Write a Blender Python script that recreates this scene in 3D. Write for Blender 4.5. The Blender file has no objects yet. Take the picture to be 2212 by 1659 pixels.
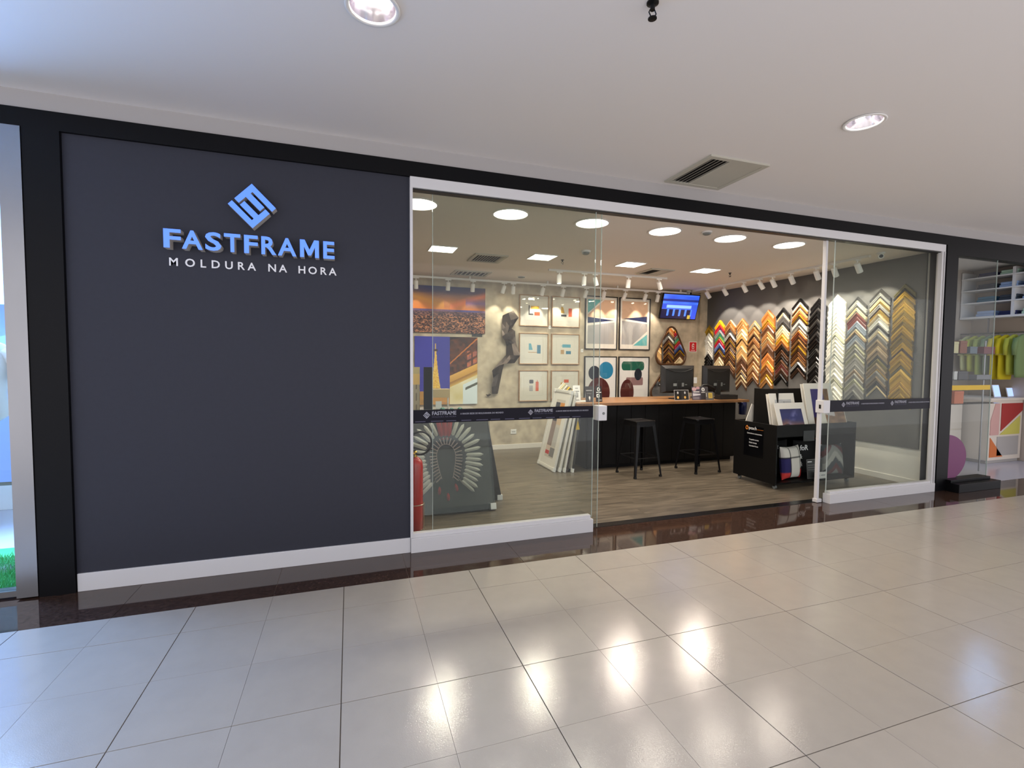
import bpy, bmesh, math, random
from mathutils import Vector, Matrix
random.seed(7)
PI = math.pi
scene = bpy.context.scene
COL = scene.collection

# ------------------------------------------------------------------ camera
CAM_H = 1.597
cam_d = bpy.data.cameras.new('camera')
cam_d.sensor_fit = 'HORIZONTAL'; cam_d.sensor_width = 36.0
cam_d.lens = 1039.2 / 2212 * 36.0
cam_d.clip_start = 0.05; cam_d.clip_end = 200
cam = bpy.data.objects.new('camera', cam_d); COL.objects.link(cam)
pit, yaw, rol = -0.0477, 0.3258, 0.0077
fw = Vector((math.sin(yaw)*math.cos(pit), math.cos(yaw)*math.cos(pit), math.sin(pit)))
rt = Vector((math.cos(yaw), -math.sin(yaw), 0)); up = rt.cross(fw)
r2 = math.cos(rol)*rt + math.sin(rol)*up; u2 = -math.sin(rol)*rt + math.cos(rol)*up
cam.matrix_world = Matrix(((r2.x, u2.x, -fw.x, 0), (r2.y, u2.y, -fw.y, 0), (r2.z, u2.z, -fw.z, CAM_H), (0, 0, 0, 1)))
scene.camera = cam

# ------------------------------------------------------------------ world, exposure
w = bpy.data.worlds.new('mall'); scene.world = w; w.use_nodes = True
bg = w.node_tree.nodes['Background']; bg.inputs[0].default_value = (0.92, 0.90, 0.95, 1); bg.inputs[1].default_value = 1.42
vs = scene.view_settings
vs.view_transform = 'Standard'; vs.look = 'None'; vs.gamma = 1.0; vs.use_curve_mapping = False
vs.exposure = 0.16

MALL_LAMP, SHOP_ROUND, SHOP_SQUARE, SPOT_W, BLUE = 4.0, 6.5, 33.0, 18.0, 6.0
WARM = (1.0, 0.885, 0.745); MALLW = (1.0, 0.94, 0.88)

# main levels (metres; Y runs into the shop, the shop front stands at Y = 4)
YF, YB, XR, ZC, ZM = 4.0, 8.25, 7.03, 3.02, 3.30
XL = -1.75

# ------------------------------------------------------------------ helpers
def lin(c):
    return tuple(((v/255)/12.92 if v/255 <= 0.04045 else ((v/255+0.055)/1.055)**2.4) for v in c[:3])

MATS = {}
def M(name, rgb=(200, 200, 200), rough=0.5, metal=0.0, emit=None, es=0.0, noise=None, bump=None, rand=0.0, vcol=False, coat=0.0, ior=1.5, stretch=None, spec=0.5, coat_rough=0.08):
    m = bpy.data.materials.new(name); m.use_nodes = True
    nt = m.node_tree; b = nt.nodes['Principled BSDF']
    c = lin(rgb)
    b.inputs['Base Color'].default_value = (*c, 1); b.inputs['Roughness'].default_value = rough
    b.inputs['Metallic'].default_value = metal; b.inputs['IOR'].default_value = ior; b.inputs['Specular IOR Level'].default_value = spec
    if coat: b.inputs['Coat Weight'].default_value = coat; b.inputs['Coat Roughness'].default_value = coat_rough
    if emit is not None:
        b.inputs['Emission Color'].default_value = (*emit, 1); b.inputs['Emission Strength'].default_value = es
    src = None
    tc = None
    def coords(scale):
        nonlocal tc
        if tc is None: tc = nt.nodes.new('ShaderNodeTexCoord')
        mp = nt.nodes.new('ShaderNodeMapping'); nt.links.new(tc.outputs['Object'], mp.inputs['Vector'])
        s = stretch or (1, 1, 1); mp.inputs['Scale'].default_value = (scale*s[0], scale*s[1], scale*s[2])
        if rand:
            oi = nt.nodes.new('ShaderNodeObjectInfo'); cb = nt.nodes.new('ShaderNodeCombineXYZ')
            ml = nt.nodes.new('ShaderNodeMath'); ml.operation = 'MULTIPLY'; ml.inputs[1].default_value = 37.0
            nt.links.new(oi.outputs['Random'], ml.inputs[0])
            for i in range(3): nt.links.new(ml.outputs[0], cb.inputs[i])
            nt.links.new(cb.outputs[0], mp.inputs['Location'])
        return mp.outputs[0]
    if vcol:
        a = nt.nodes.new('ShaderNodeAttribute'); a.attribute_name = 'Col'; src = a.outputs['Color']
        nt.links.new(src, b.inputs['Base Color'])
    if noise:
        sc, lo, hi = noise[:3]; det = noise[3] if len(noise) > 3 else 4
        n = nt.nodes.new('ShaderNodeTexNoise'); n.inputs['Scale'].default_value = 1.0; n.inputs['Detail'].default_value = det
        nt.links.new(coords(sc), n.inputs['Vector'])
        mr = nt.nodes.new('ShaderNodeMapRange'); mr.inputs['From Min'].default_value = 0.3; mr.inputs['From Max'].default_value = 0.7
        mr.inputs['To Min'].default_value = lo; mr.inputs['To Max'].default_value = hi
        nt.links.new(n.outputs['Fac'], mr.inputs['Value'])
        val = mr.outputs[0]
        if rand:
            oi = nt.nodes.new('ShaderNodeObjectInfo'); r2_ = nt.nodes.new('ShaderNodeMapRange')
            r2_.inputs['To Min'].default_value = 1-rand; r2_.inputs['To Max'].default_value = 1+rand
            nt.links.new(oi.outputs['Random'], r2_.inputs['Value'])
            mu = nt.nodes.new('ShaderNodeMath'); mu.operation = 'MULTIPLY'
            nt.links.new(val, mu.inputs[0]); nt.links.new(r2_.outputs[0], mu.inputs[1]); val = mu.outputs[0]
        mx = nt.nodes.new('ShaderNodeVectorMath'); mx.operation = 'SCALE'
        if src is not None: nt.links.new(src, mx.inputs[0])
        else: mx.inputs[0].default_value = c
        nt.links.new(val, mx.inputs['Scale']); nt.links.new(mx.outputs[0], b.inputs['Base Color'])
    if bump:
        sc, st = bump[:2]
        n2 = nt.nodes.new('ShaderNodeTexNoise'); n2.inputs['Scale'].default_value = 1.0; n2.inputs['Detail'].default_value = 3
        nt.links.new(coords(sc), n2.inputs['Vector'])
        bp = nt.nodes.new('ShaderNodeBump'); bp.inputs['Strength'].default_value = st; bp.inputs['Distance'].default_value = bump[2] if len(bump) > 2 else 0.002
        nt.links.new(n2.outputs['Fac'], bp.inputs['Height']); nt.links.new(bp.outputs[0], b.inputs['Normal'])
        if coat: nt.links.new(bp.outputs[0], b.inputs['Coat Normal'])
    MATS[name] = m
    return m

def glass_mat(name, tint=(0.90, 0.95, 0.92), rough=0.0, haze=0.0, refl=1.0):
    m = bpy.data.materials.new(name); m.use_nodes = True; nt = m.node_tree
    nt.nodes.remove(nt.nodes['Principled BSDF'])
    out = nt.nodes['Material Output']
    tr = nt.nodes.new('ShaderNodeBsdfTransparent'); tr.inputs[0].default_value = (*tint, 1)
    gl = nt.nodes.new('ShaderNodeBsdfGlossy'); gl.inputs['Roughness'].default_value = rough
    gl.inputs['Color'].default_value = (refl, refl, refl, 1)
    lw = nt.nodes.new('ShaderNodeLayerWeight'); lw.inputs[0].default_value = 0.5
    pw = nt.nodes.new('ShaderNodeMath'); pw.operation = 'POWER'; pw.inputs[1].default_value = 5.0
    nt.links.new(lw.outputs['Facing'], pw.inputs[0])
    fr = nt.nodes.new('ShaderNodeMath'); fr.operation = 'MULTIPLY_ADD'; fr.inputs[1].default_value = 0.96; fr.inputs[2].default_value = 0.04
    nt.links.new(pw.outputs[0], fr.inputs[0])
    mx = nt.nodes.new('ShaderNodeMixShader')
    nt.links.new(fr.outputs[0], mx.inputs[0]); nt.links.new(tr.outputs[0], mx.inputs[1]); nt.links.new(gl.outputs[0], mx.inputs[2])
    last = mx
    if haze:
        df = nt.nodes.new('ShaderNodeBsdfDiffuse'); df.inputs[0].default_value = (0.8, 0.82, 0.8, 1)
        m2 = nt.nodes.new('ShaderNodeMixShader'); m2.inputs[0].default_value = haze
        nt.links.new(mx.outputs[0], m2.inputs[1]); nt.links.new(df.outputs[0], m2.inputs[2]); last = m2
    nt.links.new(last.outputs[0], out.inputs['Surface'])
    MATS[name] = m
    return m

def mesh_of(bm, name='mesh', smooth=False):
    bmesh.ops.recalc_face_normals(bm, faces=bm.faces[:])
    me = bpy.data.meshes.new(name); bm.to_mesh(me); bm.free()
    if smooth:
        for p in me.polygons: p.use_smooth = True
    return me

def obj(name, me, mat=None, parent=None, loc=(0, 0, 0), rot=(0, 0, 0), smooth=False):
    if isinstance(me, bmesh.types.BMesh): me = mesh_of(me, name, smooth)
    o = bpy.data.objects.new(name, me); COL.objects.link(o)
    if mat is not None and len(me.materials) == 0: me.materials.append(mat)
    elif mat is not None and me.materials[0] != mat:
        o.material_slots[0].link = 'OBJECT'; o.material_slots[0].material = mat
    o.location = loc; o.rotation_euler = rot
    if parent is not None: o.parent = parent
    return o

def tag(o, label=None, cat=None, group=None, kind=None):
    if label: o['label'] = label
    if cat: o['category'] = cat
    if group: o['group'] = group
    if kind: o['kind'] = kind
    return o

def thing(name, label, cat, loc=(0, 0, 0), rot=(0, 0, 0), group=None, kind=None):
    o = bpy.data.objects.new(name, None); COL.objects.link(o); o.empty_display_size = 0.05
    o.location = loc; o.rotation_euler = rot
    return tag(o, label, cat, group, kind)

def copy_tree(root, loc=None, rot=None, label=None, group=None):
    r = root.copy(); COL.objects.link(r)
    if loc is not None: r.location = loc
    if rot is not None: r.rotation_euler = rot
    if label: r['label'] = label
    if group: r['group'] = group
    def rec(a, b):
        for ch in list(a.children):
            c = ch.copy(); COL.objects.link(c); c.parent = b; rec(ch, c)
    rec(root, r)
    return r

def B(): return bmesh.new()
def bx(bm, x0, x1, y0, y1, z0, z1):
    v = [bm.verts.new(p) for p in ((x0, y0, z0), (x1, y0, z0), (x1, y1, z0), (x0, y1, z0), (x0, y0, z1), (x1, y0, z1), (x1, y1, z1), (x0, y1, z1))]
    for f in ((3, 2, 1, 0), (4, 5, 6, 7), (0, 1, 5, 4), (1, 2, 6, 5), (2, 3, 7, 6), (3, 0, 4, 7)): bm.faces.new([v[i] for i in f])
    return bm
def box(x0, x1, y0, y1, z0, z1, bev=0.0):
    bm = bx(B(), x0, x1, y0, y1, z0, z1)
    if bev: bmesh.ops.bevel(bm, geom=bm.edges[:], offset=bev, segments=2, affect='EDGES', profile=0.6)
    return bm
def cyl(bm, p0, p1, r0, r1=None, n=14, cap=True):
    p0, p1 = Vector(p0), Vector(p1); r1 = r0 if r1 is None else r1
    d = (p1-p0).normalized(); a = d.orthogonal().normalized(); b = d.cross(a)
    A = [bm.verts.new(p0+r0*(a*math.cos(2*PI*i/n)+b*math.sin(2*PI*i/n))) for i in range(n)]
    Bv = [bm.verts.new(p1+r1*(a*math.cos(2*PI*i/n)+b*math.sin(2*PI*i/n))) for i in range(n)]
    for i in range(n): bm.faces.new((A[i], A[(i+1) % n], Bv[(i+1) % n], Bv[i]))
    if cap: bm.faces.new(A[::-1]); bm.faces.new(Bv)
    return bm
def tube(bm, pts, r, n=8, closed=False):
    pts = [Vector(p) for p in pts]; rings = []; N = len(pts); prev = None
    for i, p in enumerate(pts):
        if closed: t = (pts[(i+1) % N]-pts[i-1]).normalized()
        else: t = (pts[min(i+1, N-1)]-pts[max(i-1, 0)]).normalized()
        if prev is None: a = t.orthogonal().normalized()
        else: a = (prev-t*prev.dot(t)).normalized()
        prev = a; b = t.cross(a)
        rr = r[i] if isinstance(r, (list, tuple)) else r
        rings.append([bm.verts.new(p+rr*(a*math.cos(2*PI*k/n)+b*math.sin(2*PI*k/n))) for k in range(n)])
    for i in range(N if closed else N-1):
        A, Bv = rings[i], rings[(i+1) % N]
        for k in range(n): bm.faces.new((A[k], A[(k+1) % n], Bv[(k+1) % n], Bv[k]))
    if not closed: bm.faces.new(rings[0][::-1]); bm.faces.new(rings[-1])
    return bm
def lathe(bm, prof, n=20, c=(0, 0, 0)):
    rings = []
    for r, z in prof:
        if r < 1e-5: rings.append([bm.verts.new((c[0], c[1], c[2]+z))])
        else: rings.append([bm.verts.new((c[0]+r*math.cos(2*PI*i/n), c[1]+r*math.sin(2*PI*i/n), c[2]+z)) for i in range(n)])
    for A, Bv in zip(rings, rings[1:]):
        for i in range(n):
            j = (i+1) % n
            if len(A) == 1 and len(Bv) == 1: continue
            if len(A) == 1: bm.faces.new((A[0], Bv[j], Bv[i]))
            elif len(Bv) == 1: bm.faces.new((A[i], A[j], Bv[0]))
            else: bm.faces.new((A[i], A[j], Bv[j], Bv[i]))
    return bm
def prism(bm, pts, y0, y1):            # polygon in XZ, extruded along Y
    A = [bm.verts.new((p[0], y0, p[1])) for p in pts]; Bv = [bm.verts.new((p[0], y1, p[1])) for p in pts]
    n = len(pts)
    bm.faces.new(A); bm.faces.new(Bv[::-1])
    for i in range(n): bm.faces.new((A[i], Bv[i], Bv[(i+1) % n], A[(i+1) % n]))
    return bm
def ring_rect(bm, w_, h_, f, y0, y1, lip=0.0):   # mitred frame moulding round a w x h panel centred on x, from z=0
    x, z = w_/2, h_
    O = [(-x, 0), (x, 0), (x, z), (-x, z)]; I = [(-x+f, f), (x-f, f), (x-f, z-f), (-x+f, z-f)]
    m_ = f*0.4; Q = [(-x+m_, m_), (x-m_, m_), (x-m_, z-m_), (-x+m_, z-m_)]
    loops = [[(p, y1) for p in O], [(p, y0+lip) for p in O], [(p, y0) for p in Q], [(p, y0+lip*1.6) for p in I], [(p, y1) for p in I]]
    V = [[bm.verts.new((p[0], y, p[1])) for p, y in L] for L in loops]
    for a in range(5):
        A, Bv = V[a], V[(a+1) % 5]
        for i in range(4): bm.faces.new((A[i], A[(i+1) % 4], Bv[(i+1) % 4], Bv[i]))
    return bm
def ell(cx, cy, rx, ry, n=28, a0=0.0, a1=2*PI):
    return [(cx+rx*math.cos(a0+(a1-a0)*i/n), cy+ry*math.sin(a0+(a1-a0)*i/n)) for i in range(n)]
def rrect(x0, y0, x1, y1, r, n=5):
    P = []
    for cx, cy, a in ((x1-r, y1-r, 0), (x0+r, y1-r, PI/2), (x0+r, y0+r, PI), (x1-r, y0+r, 1.5*PI)):
        P += [(cx+r*math.cos(a+PI/2*i/n), cy+r*math.sin(a+PI/2*i/n)) for i in range(n+1)]
    return P

def set_cols(me, cols):                # one colour per polygon
    at = me.color_attributes.new('Col', 'FLOAT_COLOR', 'CORNER')
    for p in me.polygons:
        c = cols[p.index]
        for li in p.loop_indices: at.data[li].color = (*c, 1)
def art(shapes, w_, h_, x=0.0, z=0.0, y=0.0):      # flat print: shapes are (rgb, polygon in 0..1 units), later ones on top
    vs_, fs, cols = [], [], []
    for k, (rgb, poly) in enumerate(shapes):
        b0 = len(vs_)
        for (a, b_) in poly: vs_.append((x+(a-0.5)*w_, y-0.0002*k, z+b_*h_))
        fs.append(list(range(b0, len(vs_)))); cols.append(lin(rgb))
    me = bpy.data.meshes.new('print'); me.from_pydata(vs_, [], fs); set_cols(me, cols)
    return me
def paint(fn, w_, h_, nx, ny, x=0.0, z=0.0, y=0.0): # finely divided flat print coloured by fn(u, v) -> rgb 0..255
    vs_ = [(x+(i/nx-0.5)*w_, y, z+j/ny*h_) for j in range(ny+1) for i in range(nx+1)]
    fs = [(j*(nx+1)+i, j*(nx+1)+i+1, (j+1)*(nx+1)+i+1, (j+1)*(nx+1)+i) for j in range(ny) for i in range(nx)]
    me = bpy.data.meshes.new('print'); me.from_pydata(vs_, [], fs)
    at = me.color_attributes.new('Col', 'FLOAT_COLOR', 'POINT')
    for j in range(ny+1):
        for i in range(nx+1):
            at.data[j*(nx+1)+i].color = (*lin([max(0, min(255, q)) for q in fn(i/nx, j/ny)]), 1)
    return me
FULL = [(0, 0), (1, 0), (1, 1), (0, 1)]
def R4(x0, y0, x1, y1): return [(x0, y0), (x1, y0), (x1, y1), (x0, y1)]

def text_mesh(s, size, extrude=0.0, offset=0.0, spacing=1.0, align='LEFT', width=None):
    cu = bpy.data.curves.new('t', 'FONT'); cu.body = s; cu.size = size; cu.extrude = extrude; cu.offset = offset
    cu.space_character = spacing; cu.align_x = align; cu.resolution_u = 3
    o = bpy.data.objects.new('t', cu); COL.objects.link(o)
    dg = bpy.context.evaluated_depsgraph_get(); dg.update()
    me = bpy.data.meshes.new_from_object(o.evaluated_get(dg))
    bpy.data.objects.remove(o); bpy.data.curves.remove(cu)
    if width:
        xs = [v.co.x for v in me.vertices]; k = width/(max(xs)-min(xs)); x0 = min(xs)
        for v in me.vertices: v.co.x = (v.co.x-x0)*k
    me.materials.clear()
    return me
UP = (PI/2, 0, 0)                      # turns lettering to stand up and face the corridor
ORD = ['first', 'second', 'third', 'fourth', 'fifth', 'sixth', 'seventh', 'eighth', 'ninth', 'tenth', 'eleventh', 'twelfth', 'thirteenth', 'fourteenth', 'fifteenth', 'sixteenth', 'seventeenth', 'eighteenth', 'nineteenth', 'twentieth']
ORD += ['twenty-'+a for a in ORD[:9]] + ['thirtieth'] + ['thirty-'+a for a in ORD[:9]] + ['fortieth']

def area_light(name, parent, loc, size, watt, color, rot=(0, 0, 0), shape='DISK', spread=PI):
    l = bpy.data.lights.new(name, 'AREA'); l.shape = shape; l.size = size; l.energy = watt; l.color = color; l.spread = spread
    o = bpy.data.objects.new(name, l); COL.objects.link(o); o.location = loc; o.rotation_euler = rot
    if parent is not None: o.parent = parent
    return o

# ------------------------------------------------------------------ materials
M('tile', (176, 168, 157), 0.30, spec=0.2, coat=0.8, coat_rough=0.035, noise=(9, 0.97, 1.03, 6), bump=(230, 0.30, 0.001), rand=0.015)
M('grout', (96, 86, 78), 0.8)
M('granite', (60, 44, 37), 0.05, noise=(60, 0.5, 1.7, 8), rand=0.05)
M('granite_joint', (150, 135, 120), 0.7)
M('threshold', (14, 13, 13), 0.25)
M('plank', (100, 91, 78), 0.33, noise=(3.2, 0.55, 1.35, 6), rand=0.07, stretch=(1, 7, 1), bump=(14, 0.08))
M('plank_base', (70, 62, 54), 0.7)
M('paint_dark', (52, 53, 62), 0.62, spec=0.25, noise=(30, 0.97, 1.03), bump=(180, 0.08, 0.001))
M('paint_black', (10, 10, 13), 0.42, spec=0.16, bump=(90, 0.05, 0.001))
M('white_alu', (214, 213, 214), 0.38)
M('white_paint', (226, 222, 216), 0.6)
M('mall_ceiling', (230, 225, 221), 0.75)
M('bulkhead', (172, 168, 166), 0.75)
M('shop_ceiling', (234, 226, 216), 0.75)
M('concrete', (190, 177, 154), 0.62, noise=(5.5, 0.72, 1.22, 9), bump=(8, 0.15))
M('steel', (150, 150, 152), 0.28, 1.0, noise=(1.5, 0.85, 1.1), stretch=(1, 1, 0.3))
M('grey_board', (86, 84, 82), 0.6, noise=(5, 0.94, 1.06))
M('black', (10, 10, 11), 0.45, spec=0.2)
M('black_gloss', (9, 9, 11), 0.12)
M('black_metal', (16, 16, 18), 0.35, 0.2, spec=0.35)
M('black_wood', (11, 10, 10), 0.5, spec=0.2)
M('wood_top', (150, 108, 70), 0.32, noise=(4, 0.7, 1.2, 6), stretch=(1, 9, 1))
M('white_frame', (222, 219, 212), 0.4)
M('oak_frame', (166, 130, 92), 0.5, noise=(20, 0.85, 1.1))
M('dark_frame', (28, 24, 24), 0.4)
M('mat_board', (238, 234, 224), 0.8)
M('print', vcol=True, rough=0.45)
M('print_matte', vcol=True, rough=0.85)
M('fabric', vcol=True, rough=0.9, bump=(300, 0.2, 0.001))
M('red_gloss', (190, 30, 24), 0.22, coat=0.5)
M('red_sign', (200, 24, 32), 0.5)
M('brass', (200, 160, 70), 0.3, 0.9)
M('wire', (200, 190, 165), 0.3, 0.9)
M('rubber', (14, 14, 15), 0.55)
M('plastic_white', (228, 227, 224), 0.4)
M('plastic_dark', (24, 23, 23), 0.45)
M('plastic_grey', (120, 124, 122), 0.45)
M('lamp_white', (230, 228, 224), 0.35)
M('lens', (255, 240, 220), 0.4, emit=(1.0, 0.86, 0.66), es=14.0)
M('panel_light', (255, 250, 240), 0.5, emit=(1.0, 0.93, 0.80), es=6.0)
M('mall_bulb', (255, 250, 245), 0.4, emit=(1.0, 0.96, 0.92), es=16.0)
M('reflector', (214, 208, 214), 0.16, 1.0)
M('lens_glass', (235, 235, 245), 0.05)
M('vent', (186, 182, 168), 0.5)
M('vent_shade', (14, 13, 12), 0.8)
M('sign_face', (60, 90, 180), 0.25, emit=(0.11, 0.27, 0.98), es=0.95)  # blue glow of the sign faces is put in as emission
M('sign_side', (196, 190, 182), 0.4)
M('sign_small', (238, 238, 240), 0.4)
M('banner', (20, 18, 30), 0.4, spec=0.15)
M('banner_text', (150, 150, 162), 0.5)
M('banner_faint', (70, 68, 92), 0.5)
M('text_white', (236, 236, 236), 0.5)
M('text_orange', (236, 140, 40), 0.5)
M('sculpt_metal', (84, 73, 66), 0.42, 0.75, noise=(14, 0.8, 1.15))
M('mirror', (225, 225, 225), 0.02, 1.0)
M('walnut', (78, 50, 28), 0.4)
M('feather_white', (246, 247, 236), 0.8, noise=(30, 0.94, 1.05))
M('feather_red', (206, 60, 58), 0.8)
M('feather_down', (86, 84, 86), 0.95, noise=(60, 0.6, 1.3))
M('quill', (228, 206, 202), 0.6)
M('case_back', (92, 92, 88), 0.85)
M('table_grey', (150, 146, 136), 0.4)
M('beige', (198, 172, 120), 0.6)
M('green_glass', (60, 130, 115), 0.05, coat=0.5)
M('turf', (50, 150, 84), 0.9)
M('turf_blade', (70, 175, 100), 0.8)
M('yellow_band', (214, 176, 20), 0.5)
M('magenta_decal', (120, 60, 104), 0.5)
M('cream', (226, 216, 202), 0.6)
M('nb_wall', (186, 172, 158), 0.7)
M('nb_floor', (196, 194, 204), 0.2)
M('screen_blue', (90, 140, 230), 0.3, emit=(0.42, 0.55, 1.0), es=1.1)
M('lightbox', (120, 170, 250), 0.4, emit=(0.16, 0.40, 1.0), es=BLUE)
glass_mat('glass', (0.96, 0.98, 0.965), haze=0.004, refl=0.3)
glass_mat('acrylic', (0.97, 0.98, 0.97))
glass_mat('frame_glass', (0.99, 0.99, 0.99), refl=0.9)
glass_mat('glass_edge', (0.55, 0.75, 0.66), haze=0.55)
m_ = MATS
# ================================================================== SETTING
def struct(name, me, mat, label=None, parent=None, loc=(0, 0, 0)):
    o = obj(name, me, mat, parent, loc)
    if parent is None: tag(o, label, None, None, 'structure')
    return o

# mall floor: base with grout showing between the nearer tiles, plain polished slab further off
TX0, TU, TY1, EDGE = -0.9495, 0.45, 3.2008, 3.515
I0, I1, ROWS = -6, 26, 5
tx0, tx1, ty0 = TX0+TU*I0, TX0+TU*I1, TY1-TU*ROWS
bm = B()
bx(bm, tx0, tx1, ty0, EDGE, -0.08, -0.0035)
n0 = len(bm.faces)
bx(bm, -14, 22, -0.6, ty0, -0.08, 0); bx(bm, -14, tx0, ty0, EDGE, -0.08, 0); bx(bm, tx1, 22, ty0, EDGE, -0.08, 0)
bm.faces.ensure_lookup_table()
for i, f in enumerate(bm.faces): f.material_index = 0 if i < n0 else 1
fl = struct('floor', bm, m_['grout'], 'polished white porcelain tile floor of the mall corridor')
fl.data.materials.append(m_['tile'])
tile_cache = {}
for i in range(I0, I1):
    for j in range(-1, ROWS):
        xa, xb = TX0+TU*i, TX0+TU*(i+1)
        ya, yb = (TY1, EDGE) if j < 0 else (TY1-TU*(j+1), TY1-TU*j)
        gl_, gr_ = (0.0024 if i % 2 == 0 else 0.0007), (0.0024 if (i+1) % 2 == 0 else 0.0007)
        gb_, gt_ = (0.0020 if (j+1) % 2 == 0 else 0.0007), (0.0020 if (j % 2 == 0) else 0.0007)
        if j < 0: gb_, gt_ = 0.0016, 0.0005
        w2, h2 = xb-xa, yb-ya
        key = (i % 2, j if j < 0 else j % 2)
        if key not in tile_cache:
            b_ = bx(B(), gl_, w2-gr_, gb_, h2-gt_, -0.003, 0.0)
            tile_cache[key] = mesh_of(b_, 'tile'); tile_cache[key].materials.append(m_['tile'])
        obj('tile', tile_cache[key], None, fl, (xa, ya, 0))

# brown granite strip along the shop fronts, slabs with pale joints
gs = struct('trim_1', box(-9, 14, EDGE, 4.06, -0.08, -0.003), m_['granite_joint'], 'polished dark brown granite border along the shop fronts')
sl = mesh_of(bx(B(), 0.0012, 0.8988, EDGE+0.0012, 4.058, -0.0028, 0.0), 'granite_slab'); sl.materials.append(m_['granite'])
for k in range(-5, 12):
    obj('granite_slab', sl, None, gs, (TX0+TU*(2*k-1), 0, 0))
tag(obj('trim_2', box(2.0, 5.35, 4.06, 4.16, -0.08, 0.004), m_['threshold']), 'black metal threshold across the open doorway', None, None, 'structure')

# shop floor of wood-look planks running parallel to the front
sf = struct('floor', box(XL, XR, 4.06, YB, -0.08, -0.004), m_['plank_base'], 'grey-brown wood plank floor inside the frame shop')
pk = {}
for r_ in range(23):
    y0 = 4.10+0.18*r_; y1 = min(y0+0.18, YB)
    off = random.uniform(0, 1.2); x = XL-off
    while x < XR:
        a, b_ = max(x, XL), min(x+1.22, XR)
        if b_-a > 0.05:
            key = (round(b_-a, 3), round(y1-y0, 3))
            if key not in pk:
                q = bx(B(), 0.0006, b_-a-0.0006, 0.0006, y1-y0-0.0006, -0.003, 0.0); pk[key] = mesh_of(q, 'plank'); pk[key].materials.append(m_['plank'])
            obj('plank', pk[key], None, sf, (a, y0, 0))
        x += 1.22

# ceilings
DLX, DLY, DH = (-3.2, 0.12, 3.45, 6.8), (2.5,), 0.16     # downlight grid and half size of the cut-outs
bm = B(); yprev = -0.6
for dy in DLY:
    bx(bm, -14, 22, yprev, dy-DH, ZM, ZM+0.2); xprev = -14
    for dx in DLX:
        bx(bm, xprev, dx-DH, dy-DH, dy+DH, ZM, ZM+0.2); xprev = dx+DH
        n = 32; O, I = [], []
        for i in range(n):
            a = 2*PI*i/n; c, s = math.cos(a), math.sin(a); k = DH/max(abs(c), abs(s))
            O.append(bm.verts.new((dx+k*c, dy+k*s, ZM))); I.append(bm.verts.new((dx+0.116*c, dy+0.116*s, ZM)))
        for i in range(n): bm.faces.new((O[i], O[(i+1) % n], I[(i+1) % n], I[i]))
        bx(bm, dx-DH, dx+DH, dy-DH, dy+DH, ZM+0.18, ZM+0.2)
    bx(bm, xprev, 22, dy-DH, dy+DH, ZM, ZM+0.2); yprev = dy+DH
bx(bm, -14, 22, yprev, 3.99, ZM, ZM+0.2)
struct('ceiling', bm, m_['mall_ceiling'], 'plain white plaster ceiling over the mall corridor')
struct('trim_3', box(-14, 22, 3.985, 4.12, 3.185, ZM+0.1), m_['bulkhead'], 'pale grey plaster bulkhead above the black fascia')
struct('ceiling', box(XL, XR, 4.08, YB, ZC, ZC+0.1), m_['shop_ceiling'], 'white plaster ceiling inside the frame shop')
# fascia and posts
struct('trim_4', box(-9, 14, 3.975, 4.10, 3.066, 3.185), m_['paint_black'], 'black painted fascia band running over the shop fronts')
struct('trim_5', box(-1.97, -1.775, 3.972, 4.12, 0, 3.066), m_['paint_black'], 'black painted post between steel pilaster and dark sign wall')
struct('trim_6', box(6.965, 7.18, 3.955, 4.14, 0, 3.066), m_['paint_black'], 'black painted post right of the glass shop front')
struct('trim_7', box(-2.085, -1.972, 3.965, 4.12, 0.012, 3.064), m_['steel'], 'brushed stainless steel pilaster at the left edge')
struct('wall_front', box(-1.775, 0.468, 4.0, 4.14, 0, 3.066), m_['paint_dark'], 'charcoal painted wall panel carrying the shop sign')
struct('baseboard_front', box(-1.77, 0.468, 3.985, 4.0, 0, 0.125, 0.004), m_['white_alu'], 'white baseboard under the charcoal sign wall')
# inner walls
wb = struct('wall_back', box(XL, XR, YB, YB+0.12, 0, ZC), m_['concrete'], 'grey burnt-concrete back wall of the shop')
struct('trim_9', box(6.83, XR-0.021, YB-0.07, YB-0.001, 0, ZC), m_['concrete'], 'shallow concrete pier in the back right corner')
wr = struct('wall_right', box(XR, XR+0.14, 4.14, YB+0.12, 0, ZM), m_['white_paint'], 'right side wall with dark board above white dado')
obj('dark_board', box(XR-0.02, XR+0.001, 4.20, YB-0.002, 0.485, ZC), m_['grey_board'], wr)
struct('wall_left', box(XL-0.1, XL, 4.14, YB+0.12, 0, ZM), m_['concrete'], 'left side wall of the shop behind the sign panel')
struct('baseboard_back', box(XL, 6.83, YB-0.015, YB, 0, 0.085, 0.003), m_['white_paint'], 'white skirting along the concrete back wall')
struct('baseboard_right', box(XR-0.012, XR, 4.16, YB-0.07, 0, 0.075, 0.003), m_['white_paint'], 'white skirting under the moulding display wall')

# white aluminium head rail and side frame of the glass front
hr = thing('trim_8', 'white aluminium head rail over the glass shop front', None, (0.468, 3.965, 2.975), kind='structure')
obj('rail_cover', box(0, 6.487, 0, 0.11, 0.004, 0.09, 0.004), m_['white_alu'], hr)
obj('rail_groove', box(0.02, 6.46, 0.02, 0.09, -0.006, 0.006), m_['plastic_dark'], hr)
obj('side_jamb', box(0, 0.022, 0.004, 0.09, -2.85, 0.004), m_['white_alu'], hr)
obj('side_jamb', box(6.428, 6.452, 0.004, 0.05, -2.87, 0.004), m_['white_alu'], hr)
obj('side_jamb', box(6.474, 6.487, 0.0, 0.09, -2.97, 0.004), m_['white_alu'], hr)

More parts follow.
